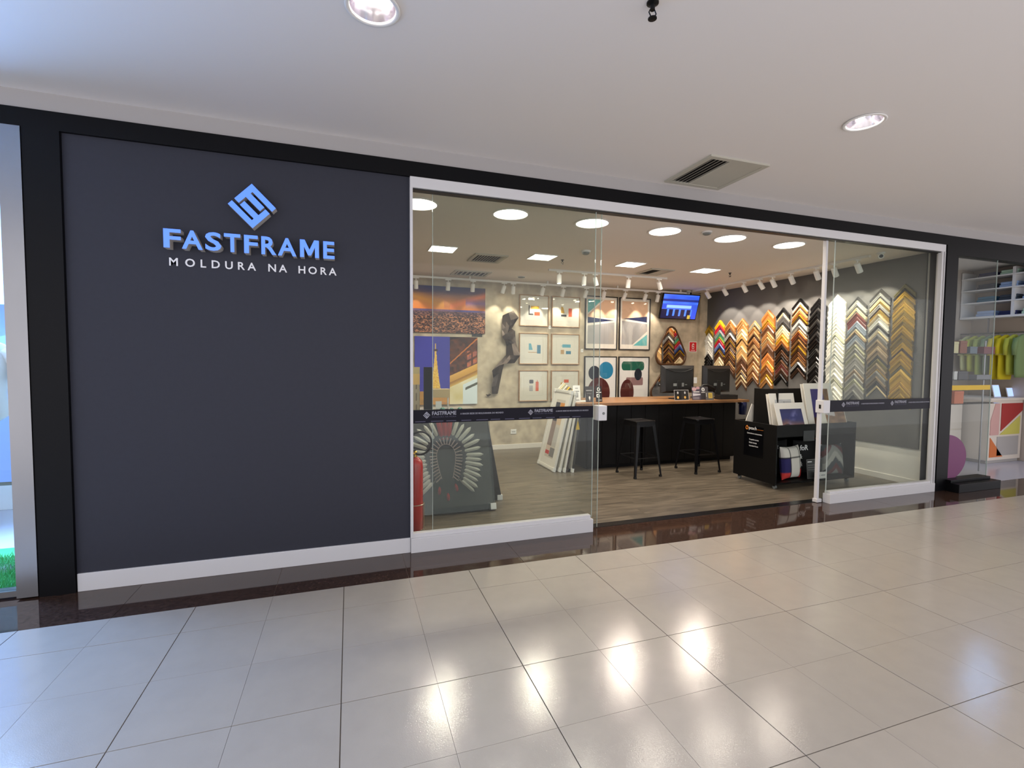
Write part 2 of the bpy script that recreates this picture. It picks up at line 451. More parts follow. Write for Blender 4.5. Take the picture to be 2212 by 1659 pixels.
F1 = [(0, 0), (1, 0), (1, .17), (.19, .17), (.19, .25), (.755, .25), (.755, .435), (.175, .435), (.175, .73), (0, .73)]
F2 = [(1-a, 1-b) for a, b in F1]
def emblem_pts(F, cx, cz, hx, hz): return [(cx+(a-b)*hx, cz+hz-(a+b)*hz) for a, b in F]

# ================================================================== WALL SIGN
sg = thing('wall_sign', 'blue-faced diamond emblem and FASTFRAME letters on the charcoal wall', 'sign', (-0.648, YF, 2.208))
sg.scale = (0.981, 1, 0.981)
for F in (F1, F2):
    P = emblem_pts(F, -0.005, 0.495, 0.157, 0.160)
    e = obj('emblem_half', prism(B(), P, -0.074, -0.001), m_['sign_side'], sg)
    Pf = emblem_pts(F, -0.005, 0.495, 0.157, 0.160)
    obj('blue_face', prism(B(), Pf, -0.0775, -0.0740), m_['sign_face'], e)
SIGNW = ['F', 'A', 'S', 'T', 'F', 'R', 'A', 'M', 'E']
SX = [(347, 383), (384, 428), (432, 467), (472, 508), (515, 546), (553, 588), (590, 634), (641, 687), (696, 724)]
def along_wall(px): return -1.2225+(px-347)/(724-347)*(1.1225)   # letters spread along the wall
for ch, (a, b) in zip(SIGNW, SX):
    x0 = along_wall(a)+0.66; wd = along_wall(b)-along_wall(a)
    if ch == 'M':
        MP = [(0, 0), (0, 1), (.25, 1), (.5, .44), (.75, 1), (1, 1), (1, 0), (.79, 0), (.79, .60), (.58, .12), (.42, .12), (.21, .60), (.21, 0)]
        MP = [(a_*wd*0.97, b_*0.131) for a_, b_ in MP]
        l = obj('letter', prism(B(), MP, -0.0365, 0.0365), m_['sign_side'], sg, (x0, -0.0375, 0.152))
        obj('blue_face', prism(B(), MP, -0.0015, 0.0015), m_['sign_face'], l, (0, -0.0382, 0))
        continue
    me = text_mesh(ch, 0.187, 0.0365, 0.0042, width=wd*0.97)
    zs = [v.co.y for v in me.vertices]; z0, z1 = min(zs), max(zs)
    for v in me.vertices: v.co.y = (v.co.y-z0)/(z1-z0)*0.131
    l = obj('letter', me, m_['sign_side'], sg, (x0, -0.0375, 0.152), UP)
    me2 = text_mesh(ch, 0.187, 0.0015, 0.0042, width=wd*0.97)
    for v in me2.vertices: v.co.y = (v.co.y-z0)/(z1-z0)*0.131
    obj('blue_face', me2, m_['sign_face'], l, (0, 0, 0.0382))
tg = thing('wall_sign', 'small white MOLDURA NA HORA lettering under the blue sign', 'sign', (-1.205, YF, 2.248))
TW = [('M', 358), ('O', 391), ('L', 422), ('D', 445), ('U', 474), ('R', 501), ('A', 524), ('N', 568), ('A', 594), ('H', 637), ('O', 661), ('R', 689), ('A', 711)]
for ch, px in TW:
    me = text_mesh(ch, 0.078, 0.003, 0.0012)
    obj('letter', me, m_['sign_small'], tg, (along_wall(px)+1.205-0.005, -0.0032, 0), UP)

# ================================================================== GLASS FRONT
def pane(parent, x0, x1, z0, z1, y, t=0.010, edge_l=False, edge_r=False):
    p = obj('glass_pane', box(x0, x1, y-t/2, y+t/2, z0, z1), m_['glass'], parent)
    e = 0.004
    if edge_l: obj('polished_edge', box(x0-e, x0-0.0002, y-t/2, y+t/2, z0, z1), m_['glass_edge'], p)
    if edge_r: obj('polished_edge', box(x1+0.0002, x1+e, y-t/2, y+t/2, z0, z1), m_['glass_edge'], p)
    return p
def diamond(parent, x, z, r, y, mat):
    for F in (F1, F2):
        obj('emblem', prism(B(), emblem_pts(F, x, z, r, r), y-0.0006, y), mat, parent)
def banner(parent, x0, x1, zt, zb, y, marks, low=True):
    b = obj('banner_strip', box(x0, x1, y-0.0012, y, zb, zt), m_['banner'], parent)
    h = zt-zb; zc = zb+h*0.60
    for (xa, k) in marks:
        diamond(b, xa, zc, 0.030*k, y-0.0013, m_['banner_text'])
        obj('lettering', text_mesh('FASTFRAME', 0.043*k, 0.0003, 0.0011, width=0.205*k), m_['banner_text'], b, (xa+0.045*k, y-0.0016, zc+0.000), UP)
        obj('lettering', text_mesh('MOLDURA NA HORA', 0.017*k, 0.0003, width=0.205*k), m_['banner_faint'], b, (xa+0.045*k, y-0.0016, zc-0.022*k), UP)
        obj('lettering', text_mesh('A MAIOR REDE DE MOLDURARIA DO MUNDO', 0.020*k, 0.0003, 0.0004, width=0.385*k), m_['banner_text'], b, (xa+0.285*k, y-0.0016, zc-0.002), UP)
    if low:
        n = int((x1-x0)/0.13)
        for i in range(n):
            xx = x0+0.02+i*0.13
            obj('print_dash', box(xx, xx+0.085+0.02*(i % 3 == 1), y-0.0018, y-0.0012, zb+0.010, zb+0.017), m_['banner_faint'], b)
    return b
w1 = thing('window_1', 'fixed frameless glass pane left of the shop doorway', None, (0.49, 4.0, 0), kind='structure')
pane(w1, 0.0, 1.665, 0.13, 2.98, 0.01, edge_r=True)
obj('bottom_rail', box(-0.02, 1.665, -0.035, 0.045, 0, 0.122, 0.003), m_['white_alu'], w1)
obj('rail_bead', box(-0.02, 1.645, -0.018, 0.035, 0.122, 0.158, 0.003), m_['white_alu'], w1)
banner(w1, 0.0, 1.665, 1.185, 1.075, 0.004, [(0.115, 1.0), (1.04, 0.86)])
d1 = thing('door_1', 'sliding glass door leaf parked behind the left pane', None, (0.665, 4.055, 0), kind='structure')
pane(d1, 0.0, 1.575, 0.012, 3.0, 0.0, edge_l=True, edge_r=True)
lk = obj('lock_case', box(1.535, 1.625, -0.075, 0.03, 1.045, 1.185, 0.006), m_['white_alu'], d1)
b_ = cyl(B(), (1.588, -0.078, 1.113), (1.588, -0.07, 1.113), 0.013, n=16); obj('keyhole', b_, m_['plastic_grey'], lk)
w2 = thing('window_2', 'fixed frameless glass pane right of the shop doorway', None, (5.16, 4.0, 0), kind='structure')
pane(w2, 0.0, 1.72, 0.11, 2.98, 0.01, edge_l=True)
obj('bottom_rail', box(0.0, 1.79, -0.045, 0.045, 0, 0.108, 0.003), m_['white_alu'], w2)
obj('rail_bead', box(0.02, 1.77, -0.025, 0.04, 0.108, 0.135, 0.003), m_['white_alu'], w2)
banner(w2, 0.0, 1.70, 1.178, 1.046, 0.004, [(0.215, 1.0), (1.02, 1.0)], low=False)
d2 = thing('door_2', 'sliding glass door leaf with white stile parked behind the right pane', None, (5.075, 4.06, 0), kind='structure')
pane(d2, 0.02, 1.77, 0.03, 3.0, 0.0)
obj('stile', box(-0.012, 0.018, -0.02, 0.02, 0.012, 3.0, 0.003), m_['white_alu'], d2)
lk = obj('lock_case', box(-0.025, 0.075, -0.072, 0.03, 1.035, 1.180, 0.006), m_['white_alu'], d2)
obj('latch', box(-0.0275, -0.024, -0.04, -0.015, 1.085, 1.13), m_['plastic_dark'], lk)
obj('floor_guide', box(-0.02, 0.055, -0.03, 0.03, 0.004, 0.045, 0.004), m_['white_alu'], d2)
# ================================================================== MALL CEILING FIXTURES
def downlight(loc, label):
    t = thing('recessed_downlight', label, 'downlight', loc, group='mall corridor downlights')
    b = B(); lathe(b, [(0.108, 0.0), (0.128, -0.004), (0.131, -0.009), (0.125, -0.012), (0.110, -0.010), (0.108, 0.0)], 36); obj('trim_ring', b, m_['lamp_white'], t, smooth=True)
    b = B(); lathe(b, [(0.112, -0.006), (0.100, 0.040), (0.080, 0.09), (0.045, 0.12), (0.0, 0.125)], 36); obj('reflector', b, m_['reflector'], t, smooth=True)
    for s in (-1, 1):
        b = tube(B(), [(s*0.028-0.012, -0.055, 0.055), (s*0.028-0.004, 0.0, 0.062), (s*0.028, 0.06, 0.062)], 0.014, 10); obj('bulb', b, m_['mall_bulb'], t, smooth=True)
    b = B(); lathe(b, [(0.0, -0.018), (0.05, -0.016), (0.09, -0.010), (0.106, -0.004)], 36); obj('lens_cover', b, m_['acrylic'], t, smooth=True)
    area_light('lamp_light', t, (0, 0, 0.090), 0.10, MALL_LAMP, MALLW)
    return t
cut = []
for k, (x, y, lb) in enumerate([(0.12, 2.50, 'round recessed downlight cut by the top edge above the sign wall'), (3.45, 2.50, 'round recessed downlight in the corridor ceiling beside the square vent'),
        (-3.2, 2.5, 'round recessed downlight over the left neighbour shop'), (6.8, 2.5, 'round recessed downlight over the right neighbour shop')]):
    downlight((x, y, ZM), lb)

def vent(name, label, loc, sx, sy, slat_from, slat_to, nsl, axis='y'):
    t = thing(name, label, 'air vent', loc)
    b = B()
    f = 0.045
    for (a0, a1, c0, c1) in ((-sx/2, sx/2, -sy/2, -sy/2+f), (-sx/2, sx/2, sy/2-f, sy/2), (-sx/2, -sx/2+f, -sy/2+f, sy/2-f), (sx/2-f, sx/2, -sy/2+f, sy/2-f)):
        bx(b, a0, a1, c0, c1, -0.016, 0.0)
    obj('frame', b, m_['vent'], t)
    obj('throat_shade', box(-sx/2+f, sx/2-f, -sy/2+f, sy/2-f, -0.002, -0.001), m_['vent_shade'], t)  # flat black sheet stands in for the shade behind the slats
    wx = sx-2*f
    for i in range(nsl):
        x = -wx/2+wx*(slat_from+(slat_to-slat_from)*(i+0.5)/nsl)
        q = B(); d_ = wx*(slat_to-slat_from)/nsl
        v = [q.verts.new(p) for p in ((x-d_*0.22, -sy/2+f, -0.015), (x+d_*0.16, -sy/2+f, -0.010), (x+d_*0.16, sy/2-f, -0.010), (x-d_*0.22, sy/2-f, -0.015))]
        q.faces.new(v); r = bmesh.ops.extrude_face_region(q, geom=q.faces[:]); bmesh.ops.translate(q, verts=[e for e in r['geom'] if isinstance(e, bmesh.types.BMVert)], vec=(0.003, 0, 0.002))
        obj('slat', q, m_['vent'], t)
    if slat_to < 1:
        obj('blank_plate', box(-wx/2+wx*slat_to, wx/2, -sy/2+f, sy/2-f, -0.012, -0.004), m_['vent'], t)
    return t
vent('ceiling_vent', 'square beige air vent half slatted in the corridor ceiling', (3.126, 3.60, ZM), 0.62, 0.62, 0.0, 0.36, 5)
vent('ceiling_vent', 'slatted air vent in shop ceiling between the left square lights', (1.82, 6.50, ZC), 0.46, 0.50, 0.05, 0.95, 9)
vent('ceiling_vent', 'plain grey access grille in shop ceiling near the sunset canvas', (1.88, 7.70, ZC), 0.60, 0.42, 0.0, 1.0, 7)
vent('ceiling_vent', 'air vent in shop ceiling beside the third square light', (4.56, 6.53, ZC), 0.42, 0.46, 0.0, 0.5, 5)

def sprinkler(label, loc, s=1.0, mat='black_metal'):
    t = thing('sprinkler', label, 'sprinkler', loc)
    obj('body', lathe(B(), [(0.0, 0), (0.026*s, 0), (0.026*s, -0.006*s), (0.010*s, -0.012*s), (0.010*s, -0.034*s), (0, -0.034*s)], 16), m_[mat], t)
    for q in (-1, 1):
        obj('arm', tube(B(), [(q*0.010*s, 0, -0.030*s), (q*0.018*s, 0, -0.045*s), (q*0.006*s, 0, -0.064*s)], 0.003*s, 6), m_[mat], t)
    obj('deflector', lathe(B(), [(0, -0.060*s), (0.006*s, -0.062*s), (0.019*s, -0.066*s), (0.019*s, -0.070*s), (0, -0.072*s)], 14), m_[mat], t)
sprinkler('dark pendant sprinkler head at the top edge of the corridor ceiling', (1.375, 2.03, ZM), 1.1)
sprinkler('small brown sprinkler left of the spotlight bar on shop ceiling', (2.84, 6.24, ZC), 0.9)
sprinkler('small brown sprinkler on shop ceiling near the right spotlight track', (5.73, 6.2, ZC), 0.9)

def ceiling_disc(name, label, cat, loc, r=0.05, h=0.035):
    t = thing(name, label, cat, loc)
    obj('base', lathe(B(), [(0, 0), (r, 0), (r, -h*0.35), (r*0.9, -h*0.45), (0, -h*0.45)], 22), m_['plastic_white'], t, smooth=False)
    obj('cap', lathe(B(), [(r*0.8, -h*0.45), (r*0.75, -h*0.8), (r*0.5, -h), (0, -h)], 22), m_['plastic_grey'], t)
ceiling_disc('smoke_detector', 'small smoke detector between front round lights near the doorway', 'detector', (3.70, 4.36, ZC), 0.055)
ceiling_disc('motion_sensor', 'shiny round sensor on ceiling behind the left glass door', 'sensor', (2.89, 5.63, ZC), 0.06, 0.05)
ceiling_disc('ceiling_speaker', 'flat round fitting on ceiling above the concrete wall', 'speaker', (2.76, 7.72, ZC), 0.075, 0.02)

# round and square luminous panels
for i in range(6):
    t = thing('round_ceiling_light', 'round glowing ceiling light, %s from the left in the front row' % ORD[i], 'ceiling light', (0.607+0.8825*i, 4.49, ZC), group='round lights behind the shop front')
    obj('rim', lathe(B(), [(0.172, 0), (0.180, -0.002), (0.180, -0.008), (0.165, -0.010), (0.163, 0)], 40), m_['lamp_white'], t)
    obj('diffuser', lathe(B(), [(0, -0.011), (0.12, -0.0105), (0.166, -0.006)], 40), m_['panel_light'], t)
    area_light('lamp_light', t, (0, 0, -0.016), 0.32, SHOP_ROUND, WARM)
for i, x in enumerate((1.138, 2.505, 3.897, 5.226)):
    t = thing('square_ceiling_light', 'square glowing ceiling panel, %s from the left in the middle row' % ORD[i], 'ceiling light', (x, 6.175, ZC), group='square lights in mid shop')
    q = B()
    for a in ((-0.172, 0.172, -0.172, -0.160), (-0.172, 0.172, 0.160, 0.172), (-0.172, -0.160, -0.160, 0.160), (0.160, 0.172, -0.160, 0.160)): bx(q, a[0], a[1], a[2], a[3], -0.009, 0)
    obj('rim', q, m_['lamp_white'], t)
    obj('diffuser', box(-0.160, 0.160, -0.160, 0.160, -0.006, -0.001), m_['panel_light'], t)
    area_light('lamp_light', t, (0, 0, -0.014), 0.3, SHOP_SQUARE, WARM, shape='SQUARE')

# spotlight tracks
def track(label, p0, p1, drop):
    d_ = Vector(p1)-Vector(p0); L = d_.length; a = math.atan2(d_.y, d_.x)
    t = thing('spotlight_track', label, 'track', p0, (0, 0, a))
    q = B(); bx(q, 0, L, -0.018, 0.018, -0.030, 0.0); obj('rail', q, m_['lamp_white'], t)
    obj('end_cap', box(-0.012, 0, -0.019, 0.019, -0.031, 0.001), m_['lamp_white'], t)
    obj('end_cap', box(L, L+0.012, -0.019, 0.019, -0.031, 0.001), m_['lamp_white'], t)
    n = max(2, int(L/1.2))
    if drop > 0.001:
        for i in range(n+1): obj('hanger', box(L*i/n*0.96+0.02*L-0.012, L*i/n*0.96+0.02*L+0.012, -0.012, 0.012, 0, drop), m_['lamp_white'], t)
    return t
def rot_to(v):
    return Vector(v).normalized().to_track_quat('-Z', 'Y').to_euler()
_sp = {}
def spotlight(label, loc, aim, group, watt, wide=60):
    t = thing('track_spotlight', label, 'spotlight', loc, group=group)
    if not _sp:
        _sp['ad'] = mesh_of(box(-0.05, 0.05, -0.015, 0.015, -0.018, 0.0, 0.003), 'adapter')
        _sp['st'] = mesh_of(cyl(B(), (0, 0, -0.058), (0, 0, -0.016), 0.009, n=10), 'stem')
        _sp['hd'] = mesh_of(lathe(B(), [(0.030, -0.118), (0.036, -0.118), (0.037, -0.112), (0.036, 0.008), (0.031, 0.018), (0, 0.020)], 20), 'head')
        _sp['ln'] = mesh_of(lathe(B(), [(0, -0.108), (0.031, -0.108), (0.031, -0.114)], 18), 'lens')
    obj('adapter', _sp['ad'], m_['lamp_white'], t); obj('stem', _sp['st'], m_['lamp_white'], t)
    h = obj('head', _sp['hd'], m_['lamp_white'], t, (0, 0, -0.066), rot_to(aim))
    obj('lens', _sp['ln'], m_['lens'], h)
    l = bpy.data.lights.new('spot_light', 'SPOT'); l.energy = watt; l.color = WARM; l.spot_size = math.radians(wide); l.spot_blend = 0.25; l.shadow_soft_size = 0.03
    o = bpy.data.objects.new('spot_light', l); COL.objects.link(o); o.location = (0, 0, -0.122); o.parent = h
    return t
TB = 7.98
track('long white spotlight track along the concrete back wall', (0.4, TB, 2.975), (6.3, TB, 2.975), ZC-2.975)
bh = [1.034, 1.565, 1.985, 2.54, 2.705, 3.265, 3.66, 4.12, 4.49, 4.94, 5.39, 5.665]
tl = [(.10, .25), (.0, .25), (.03, .2), (-.35, .3), (.1, .25), (-.2, .35), (-.15, .3), (-.25, .3), (.02, .3), (-.4, .35), (-.2, .3), (.05, .3)]
for i, x in enumerate(bh):
    spotlight('white track spotlight, %s from the left on the back wall track' % ORD[i], (x, TB, 2.945), (tl[i][0]*0.6, 0.36, -1), 'spotlights on the back wall track', SPOT_W*(0.25 if i < 3 else 1.0))
TRX = 6.46
track('white spotlight track along the moulding display wall', (TRX, 7.95, ZC), (TRX, 4.55, ZC), 0)
for i, y in enumerate([7.57, 7.13, 6.67, 6.32, 6.07, 5.73, 5.30, 5.03, 4.70]):
    spotlight('white track spotlight, %s from the back on the moulding wall track' % ORD[i], (TRX, y, ZC-0.03), (0.70, (-.06, -.05, 0, -.12, .02, .03, .1, .1, .05)[i], -1), 'spotlights on the moulding wall track', SPOT_W*2.4, 74)
track('short white spotlight bar on the middle of the shop ceiling', (2.93, 6.92, ZC), (5.06, 6.92, ZC), 0)
for i, (x, a) in enumerate([(3.10, (-.05, -.1, -1)), (3.53, (0, .1, -1)), (3.72, (.35, .1, -1)), (4.34, (0, .2, -1)), (4.92, (.6, .3, -1))]):
    spotlight('white track spotlight, %s from the left on the short ceiling bar' % ORD[i], (x, 6.92, ZC-0.03), a, 'spotlights on the short ceiling bar', SPOT_W*0.8)
def cctv(label, loc, rz):
    t = thing('security_camera', label, 'camera', loc, (0, 0, rz))
    obj('base', lathe(B(), [(0, 0), (0.045, 0), (0.045, -0.018), (0, -0.022)], 18), m_['plastic_white'], t)
    b = obj('body', cyl(B(), (0, 0.05, -0.045), (0, -0.06, -0.055), 0.030, 0.032, 16), m_['plastic_white'], t)
    obj('lens', cyl(B(), (0, -0.0602, -0.055), (0, -0.064, -0.0555), 0.022, n=16), m_['black_gloss'], b)
cctv('white security camera on ceiling above the tilted television', (6.42, 8.05, ZC), 0.2)
cctv('white security camera on ceiling at the front end of the moulding wall', (6.46, 4.40, ZC), -0.9)
# ================================================================== BACK WALL
def frame_thing(label, cx, zb, w_, h_, fwd, dep, fmat, shapes, group, matw=0.0, plane=YB-0.004, glass=True, cat='picture', name='framed_print', loc=None, rot=(0, 0, 0), prt=None):
    t = thing(name, label, cat, loc or (cx, plane, zb), rot, group)
    obj('moulding', ring_rect(B(), w_, h_, fwd, -dep, 0.0, 0.004), m_[fmat], t)
    iw, ih = w_-2*fwd, h_-2*fwd
    obj('backing', box(-iw/2-0.002, iw/2+0.002, -dep*0.45, -0.001, fwd-0.002, fwd+ih+0.002), m_['mat_board'], t)
    if prt is None: prt = art(shapes, iw, ih, 0, fwd, -dep*0.45-0.0006)
    obj('print', prt, m_['print_matte'], t)
    if glass: obj('glazing', box(-iw/2, iw/2, -dep*0.78, -dep*0.78+0.002, fwd, fwd+ih), m_['frame_glass'], t)
    return t
IV = (240, 236, 222)
LINE = (214, 208, 192)
def plate(sh, em=True):                       # paper with a faint plate mark
    L = [(IV, FULL)]
    if em: L += [(LINE, R4(.15, .16, .85, .84)), (IV, R4(.156, .166, .844, .834))]
    return L+sh
YE, OR, CH, GY, TE, BL, TN = (226, 178, 40), (232, 98, 44), (62, 60, 66), (186, 186, 186), (96, 176, 196), (60, 132, 164), (204, 166, 116)
six = [
 ('oak framed print of a charcoal bracket with yellow and orange bars', [(CH, R4(.30, .36, .34, .68)), (CH, R4(.30, .35, .47, .40)), (YE, R4(.38, .56, .68, .66)), (OR, R4(.51, .34, .71, .46))]),
 ('oak framed print of a yellow wedge, orange bar and charcoal strip', [(YE, [(.32, .46), (.45, .46), (.40, .66), (.32, .68)]), (CH, R4(.32, .34, .52, .41)), (OR, R4(.60, .34, .73, .63))]),
 ('oak framed print of two teal bars over a thin tan line', [(TE, [(.32, .46), (.46, .46), (.40, .68), (.32, .68)]), (BL, R4(.62, .34, .75, .63)), (TN, R4(.30, .365, .62, .39))]),
 ('oak framed print of a teal bar, tan block and small blue block', [(TE, R4(.38, .56, .70, .67)), (TE, R4(.33, .605, .38, .62)), (TN, R4(.32, .33, .45, .48)), (BL, R4(.52, .33, .71, .44))]),
 ('oak framed print of charcoal and grey blocks beside an orange bar', [(CH, rrect(.35, .58, .50, .71, .03)), (GY, R4(.35, .32, .48, .51)), (OR, R4(.58, .32, .69, .64)), (OR, R4(.63, .64, .65, .70))]),
 ('oak framed print half hidden behind the fanned corner samples', [(OR, R4(.46, .60, .64, .71)), (YE, R4(.34, .36, .44, .60)), (CH, R4(.5, .34, .7, .4))])]
for k, (lb, sh) in enumerate(six):
    cx = (3.195, 3.830)[k % 2]; zb = (2.232, 1.540, 0.862)[k // 2]
    frame_thing(lb, cx, zb, 0.572, 0.568, 0.016, 0.035, 'oak_frame', plate(sh), 'six oak framed abstract prints')
WH, CRM, PCH, NVY, SLV, AQU, MAR, PLM, EMR, PRU = (236, 234, 230), (238, 232, 220), (226, 190, 160), (34, 44, 84), (176, 174, 172), (108, 192, 194), (84, 30, 26), (150, 116, 116), (22, 96, 76), (20, 28, 44)
four = [
 ('black framed print with aqua corner, peach field and navy wedge', [(CRM, FULL), (PCH, R4(.06, .60, .94, .95)), (AQU, [(.06, .68), (.06, .95), (.52, .95)]), (WH, [(.06, .655), (.06, .685), (.56, .955), (.60, .95)]), (NVY, [(.06, .49), (.06, .61), (.93, .555)]), (SLV, [(.06, .09), (.06, .44), (.93, .52), (.93, .09)])]),
 ('black framed print with peach field, navy wedge and aqua triangle low right', [(CRM, FULL), (PCH, R4(.06, .60, .94, .95)), (NVY, [(.10, .60), (.92, .66), (.92, .54)]), (SLV, [(.06, .09), (.06, .56), (.93, .51), (.93, .09)]), (CRM, [(.36, .05), (.93, .36), (.93, .05)]), (AQU, [(.46, .07), (.93, .30), (.93, .07)])]),
 ('black framed print with blue discs over a dark red rounded form', [(WH, FULL), ((40, 130, 170), ell(.68, .74, .24, .17)), (PRU, ell(.30, .69, .19, .14)), (MAR, ell(.45, .30, .37, .30)), ((60, 22, 24), ell(.22, .22, .16, .20))]),
 ('black framed print with emerald bar, plum block and dark red dome', [(WH, FULL), (EMR, rrect(.08, .74, .86, .92, .08)), (PLM, rrect(.24, .44, .82, .60, .03)), (PRU, ell(.65, .66, .13, .12)), (MAR, ell(.28, .30, .23, .26))])]
for k, (lb, sh) in enumerate(four):
    cx = (4.575, 5.315)[k % 2]; zb = (1.833, 0.690)[k // 2]
    frame_thing(lb, cx, zb, 0.695, 1.012, 0.017, 0.04, 'dark_frame', sh, 'four black framed abstract prints')

def mixc(a, b, t): t = max(0, min(1, t)); return tuple(a[i]*(1-t)+b[i]*t for i in range(3))
def hsh(i, j): 
    v = math.sin(i*127.1+j*311.7)*43758.5453; return v-math.floor(v)
def vn(x, y):
    i, j = math.floor(x), math.floor(y); fx, fy = x-i, y-j; fx = fx*fx*(3-2*fx); fy = fy*fy*(3-2*fy)
    return (hsh(i, j)*(1-fx)+hsh(i+1, j)*fx)*(1-fy)+(hsh(i, j+1)*(1-fx)+hsh(i+1, j+1)*fx)*fy
def sunset(u, v): return tuple(q*0.92 for q in sunset0(u, v))
def sunset0(u, v):
    if v > 0.50:
        s = (v-0.50)/0.5
        c = mixc((238, 140, 60), (40, 48, 112), s*0.95+0.30*(vn(u*3+1, s*3)-0.5))
        d = abs((u-0.62)-(s-0.2)*0.25*(-1 if u < 0.5 else 1))
        st = vn(u*2.2+s*2.5, s*5-u*1.5)
        c = mixc(c, (240, 156, 60), 0.75*max(0, st-0.45)*2*(1-s*0.75))
        if u < 0.42: c = mixc(c, (236, 168, 48), 0.6*max(0, 1-abs(s-0.55+u*0.9)*3.2))
        if u > 0.5: c = mixc(c, (242, 130, 90), 0.8*max(0, 1-abs(s-(u-0.5)*1.1-0.12)*4.5))
        if u > 0.72: c = mixc(c, (92, 84, 190), 0.6*max(0, 1-abs(s-0.32)*4))
        return c
    if v > 0.46: return mixc((84, 84, 150), (190, 110, 90), vn(u*6, 3)*0.6)
    s = v/0.46
    n1 = vn(u*46, v*60); n2 = vn(u*100+9, v*120)
    c = mixc((40, 26, 34), (236, 160, 112), max(0, n1*0.7+n2*0.8-0.58)*1.7)
    return mixc(c, (96, 74, 100), max(0, s-0.7)*2.2)
t = thing('canvas_print', 'wide canvas print of a city under an orange and violet sunset sky', 'picture', (1.64, YB, 2.072), group=None)
obj('stretcher', box(-0.627, 0.627, -0.038, -0.001, 0, 0.788), m_['dark_frame'], t)
obj('print', paint(sunset, 1.254, 0.788, 190, 120, 0, 0, -0.0388), m_['print_matte'], t)
obj('wall_cleat', box(0.40, 0.58, -0.02, -0.001, -0.05, 0.0), m_['plastic_dark'], t)
def tower(u, v):
    c = mixc((64, 66, 170), (44, 44, 140), vn(u*3, v*3)*0.6+0.25*abs(u-0.2))
    tc = 0.325; 
    if v < 0.90:
        hw = 0.012+0.075*max(0, (0.80-v)/0.62)**1.5 if v < 0.80 else 0.006
        if abs(u-tc) < hw and v > 0.20:
            c = mixc((214, 150, 36), (250, 226, 120), vn(u*130, v*90))
        if 0.785 < v < 0.815 and abs(u-tc) < 0.030: c = (60, 34, 30)
        if 0.20 < v < 0.24 and abs(u-tc) < 0.07: c = (90, 54, 30)
    e = 0.56+0.10*(1-v)*-1+0.04
    edge = 0.57 if v < 0.8 else 0.57
    if u > edge-0.02:
        up_ = 0.33+(u-edge)*0.42
        if v > up_+0.10:
            c = mixc((46, 26, 24), (122, 66, 34), vn(u*22, v*26)*0.9)
            if u > 0.82 and 0.40 < v < 0.80 and abs(((v-u*0.5)*9) % 1-0.5) < 0.34 and abs((u*11) % 1-0.5) < 0.36: c = mixc((206, 110, 60), (120, 80, 90), vn(u*40, v*40))
            if v > 0.95-0.55*(u-0.55)*-0.4 and v > 0.70+(u-0.6)*0.75: c = (40, 24, 24)
            if abs(v-(0.62+(u-0.57)*0.85)) < 0.012: c = (190, 112, 48)
        elif v > up_: c = mixc((196, 148, 62), (226, 176, 88), (v-up_)/0.10)
        elif v > up_-0.07: c = mixc((150, 104, 40), (214, 176, 88), (up_-v)/0.07)
        else:
            c = mixc((240, 236, 214), (210, 196, 140), vn(u*9, v*9))
            if u > 0.76 and v < up_-0.12: c = (214, 228, 232)
            if u > 0.80 and abs(v-(up_-0.20)) < 0.02: c = (80, 84, 70)
    elif v < 0.20:
        c = mixc((150, 120, 70), (214, 150, 66), vn(u*8, v*20))
    return c
t = thing('canvas_print', 'tall canvas print of a floodlit lattice tower at night', 'picture', (1.585, YB, 0.840))
obj('stretcher', box(-0.545, 0.545, -0.035, -0.001, 0, 1.165), m_['dark_frame'], t)
obj('print', paint(tower, 1.09, 1.165, 150, 160, 0, 0, -0.0358), m_['print_matte'], t)

# twisted sheet-metal wall sculpture
a_ = 450/2196.
def sc(x, y):            # measured outline to wall metres, relative to the lowest point
    return ((x-1050)*0.00182, (1340-y)*0.00172)
prs = [((1048, 522), (1143, 470), .03, .10), ((1040, 600), (1187, 546), .03, .17), ((1022, 742), (1140, 655), .17, .04), ((1062, 792), (1172, 680), .12, .06),
       ((1088, 835), (1175, 800), .03, .10), ((1085, 930), (1202, 935), .04, .19), ((985, 1022), (1165, 1015), .14, .08), ((918, 1092), (1075, 975), .19, .05),
       ((948, 1165), (1045, 1085), .08, .06), ((930, 1260), (1022, 1230), .10, .03), ((938, 1332), (1003, 1334), .07, .03)]
bm = B(); rowsL = []
for (l, r, dl, dr) in prs:
    a = sc(*l); b = sc(*r)
    mid = ((a[0]+b[0])/2+0.0, (a[1]+b[1])/2, (dl+dr)/2+0.035)
    rowsL.append([bm.verts.new((a[0], -dl, a[1])), bm.verts.new((mid[0], -mid[2], mid[1])), bm.verts.new((b[0], -dr, b[1]))])
for A, Bv in zip(rowsL, rowsL[1:]):
    for i in range(2): bm.faces.new((A[i], A[i+1], Bv[i+1], Bv[i]))
bmesh.ops.subdivide_edges(bm, edges=bm.edges[:], cuts=1, use_grid_fill=True, smooth=0.35)
ex = bmesh.ops.extrude_face_region(bm, geom=bm.faces[:])
bmesh.ops.translate(bm, verts=[e for e in ex['geom'] if isinstance(e, bmesh.types.BMVert)], vec=(0, 0.004, 0))
t = thing('wall_sculpture', 'dark twisted metal ribbon sculpture hanging on the concrete wall', 'sculpture', (2.595, YB, 1.0))
obj('ribbon', bm, m_['sculpt_metal'], t)
obj('mounting_peg', cyl(B(), (0.10, -0.09, 0.9), (0.10, 0.0, 0.9), 0.008), m_['black_metal'], t)
obj('mounting_peg', cyl(B(), (-0.13, -0.06, 0.20), (-0.13, 0.0, 0.20), 0.008), m_['black_metal'], t)
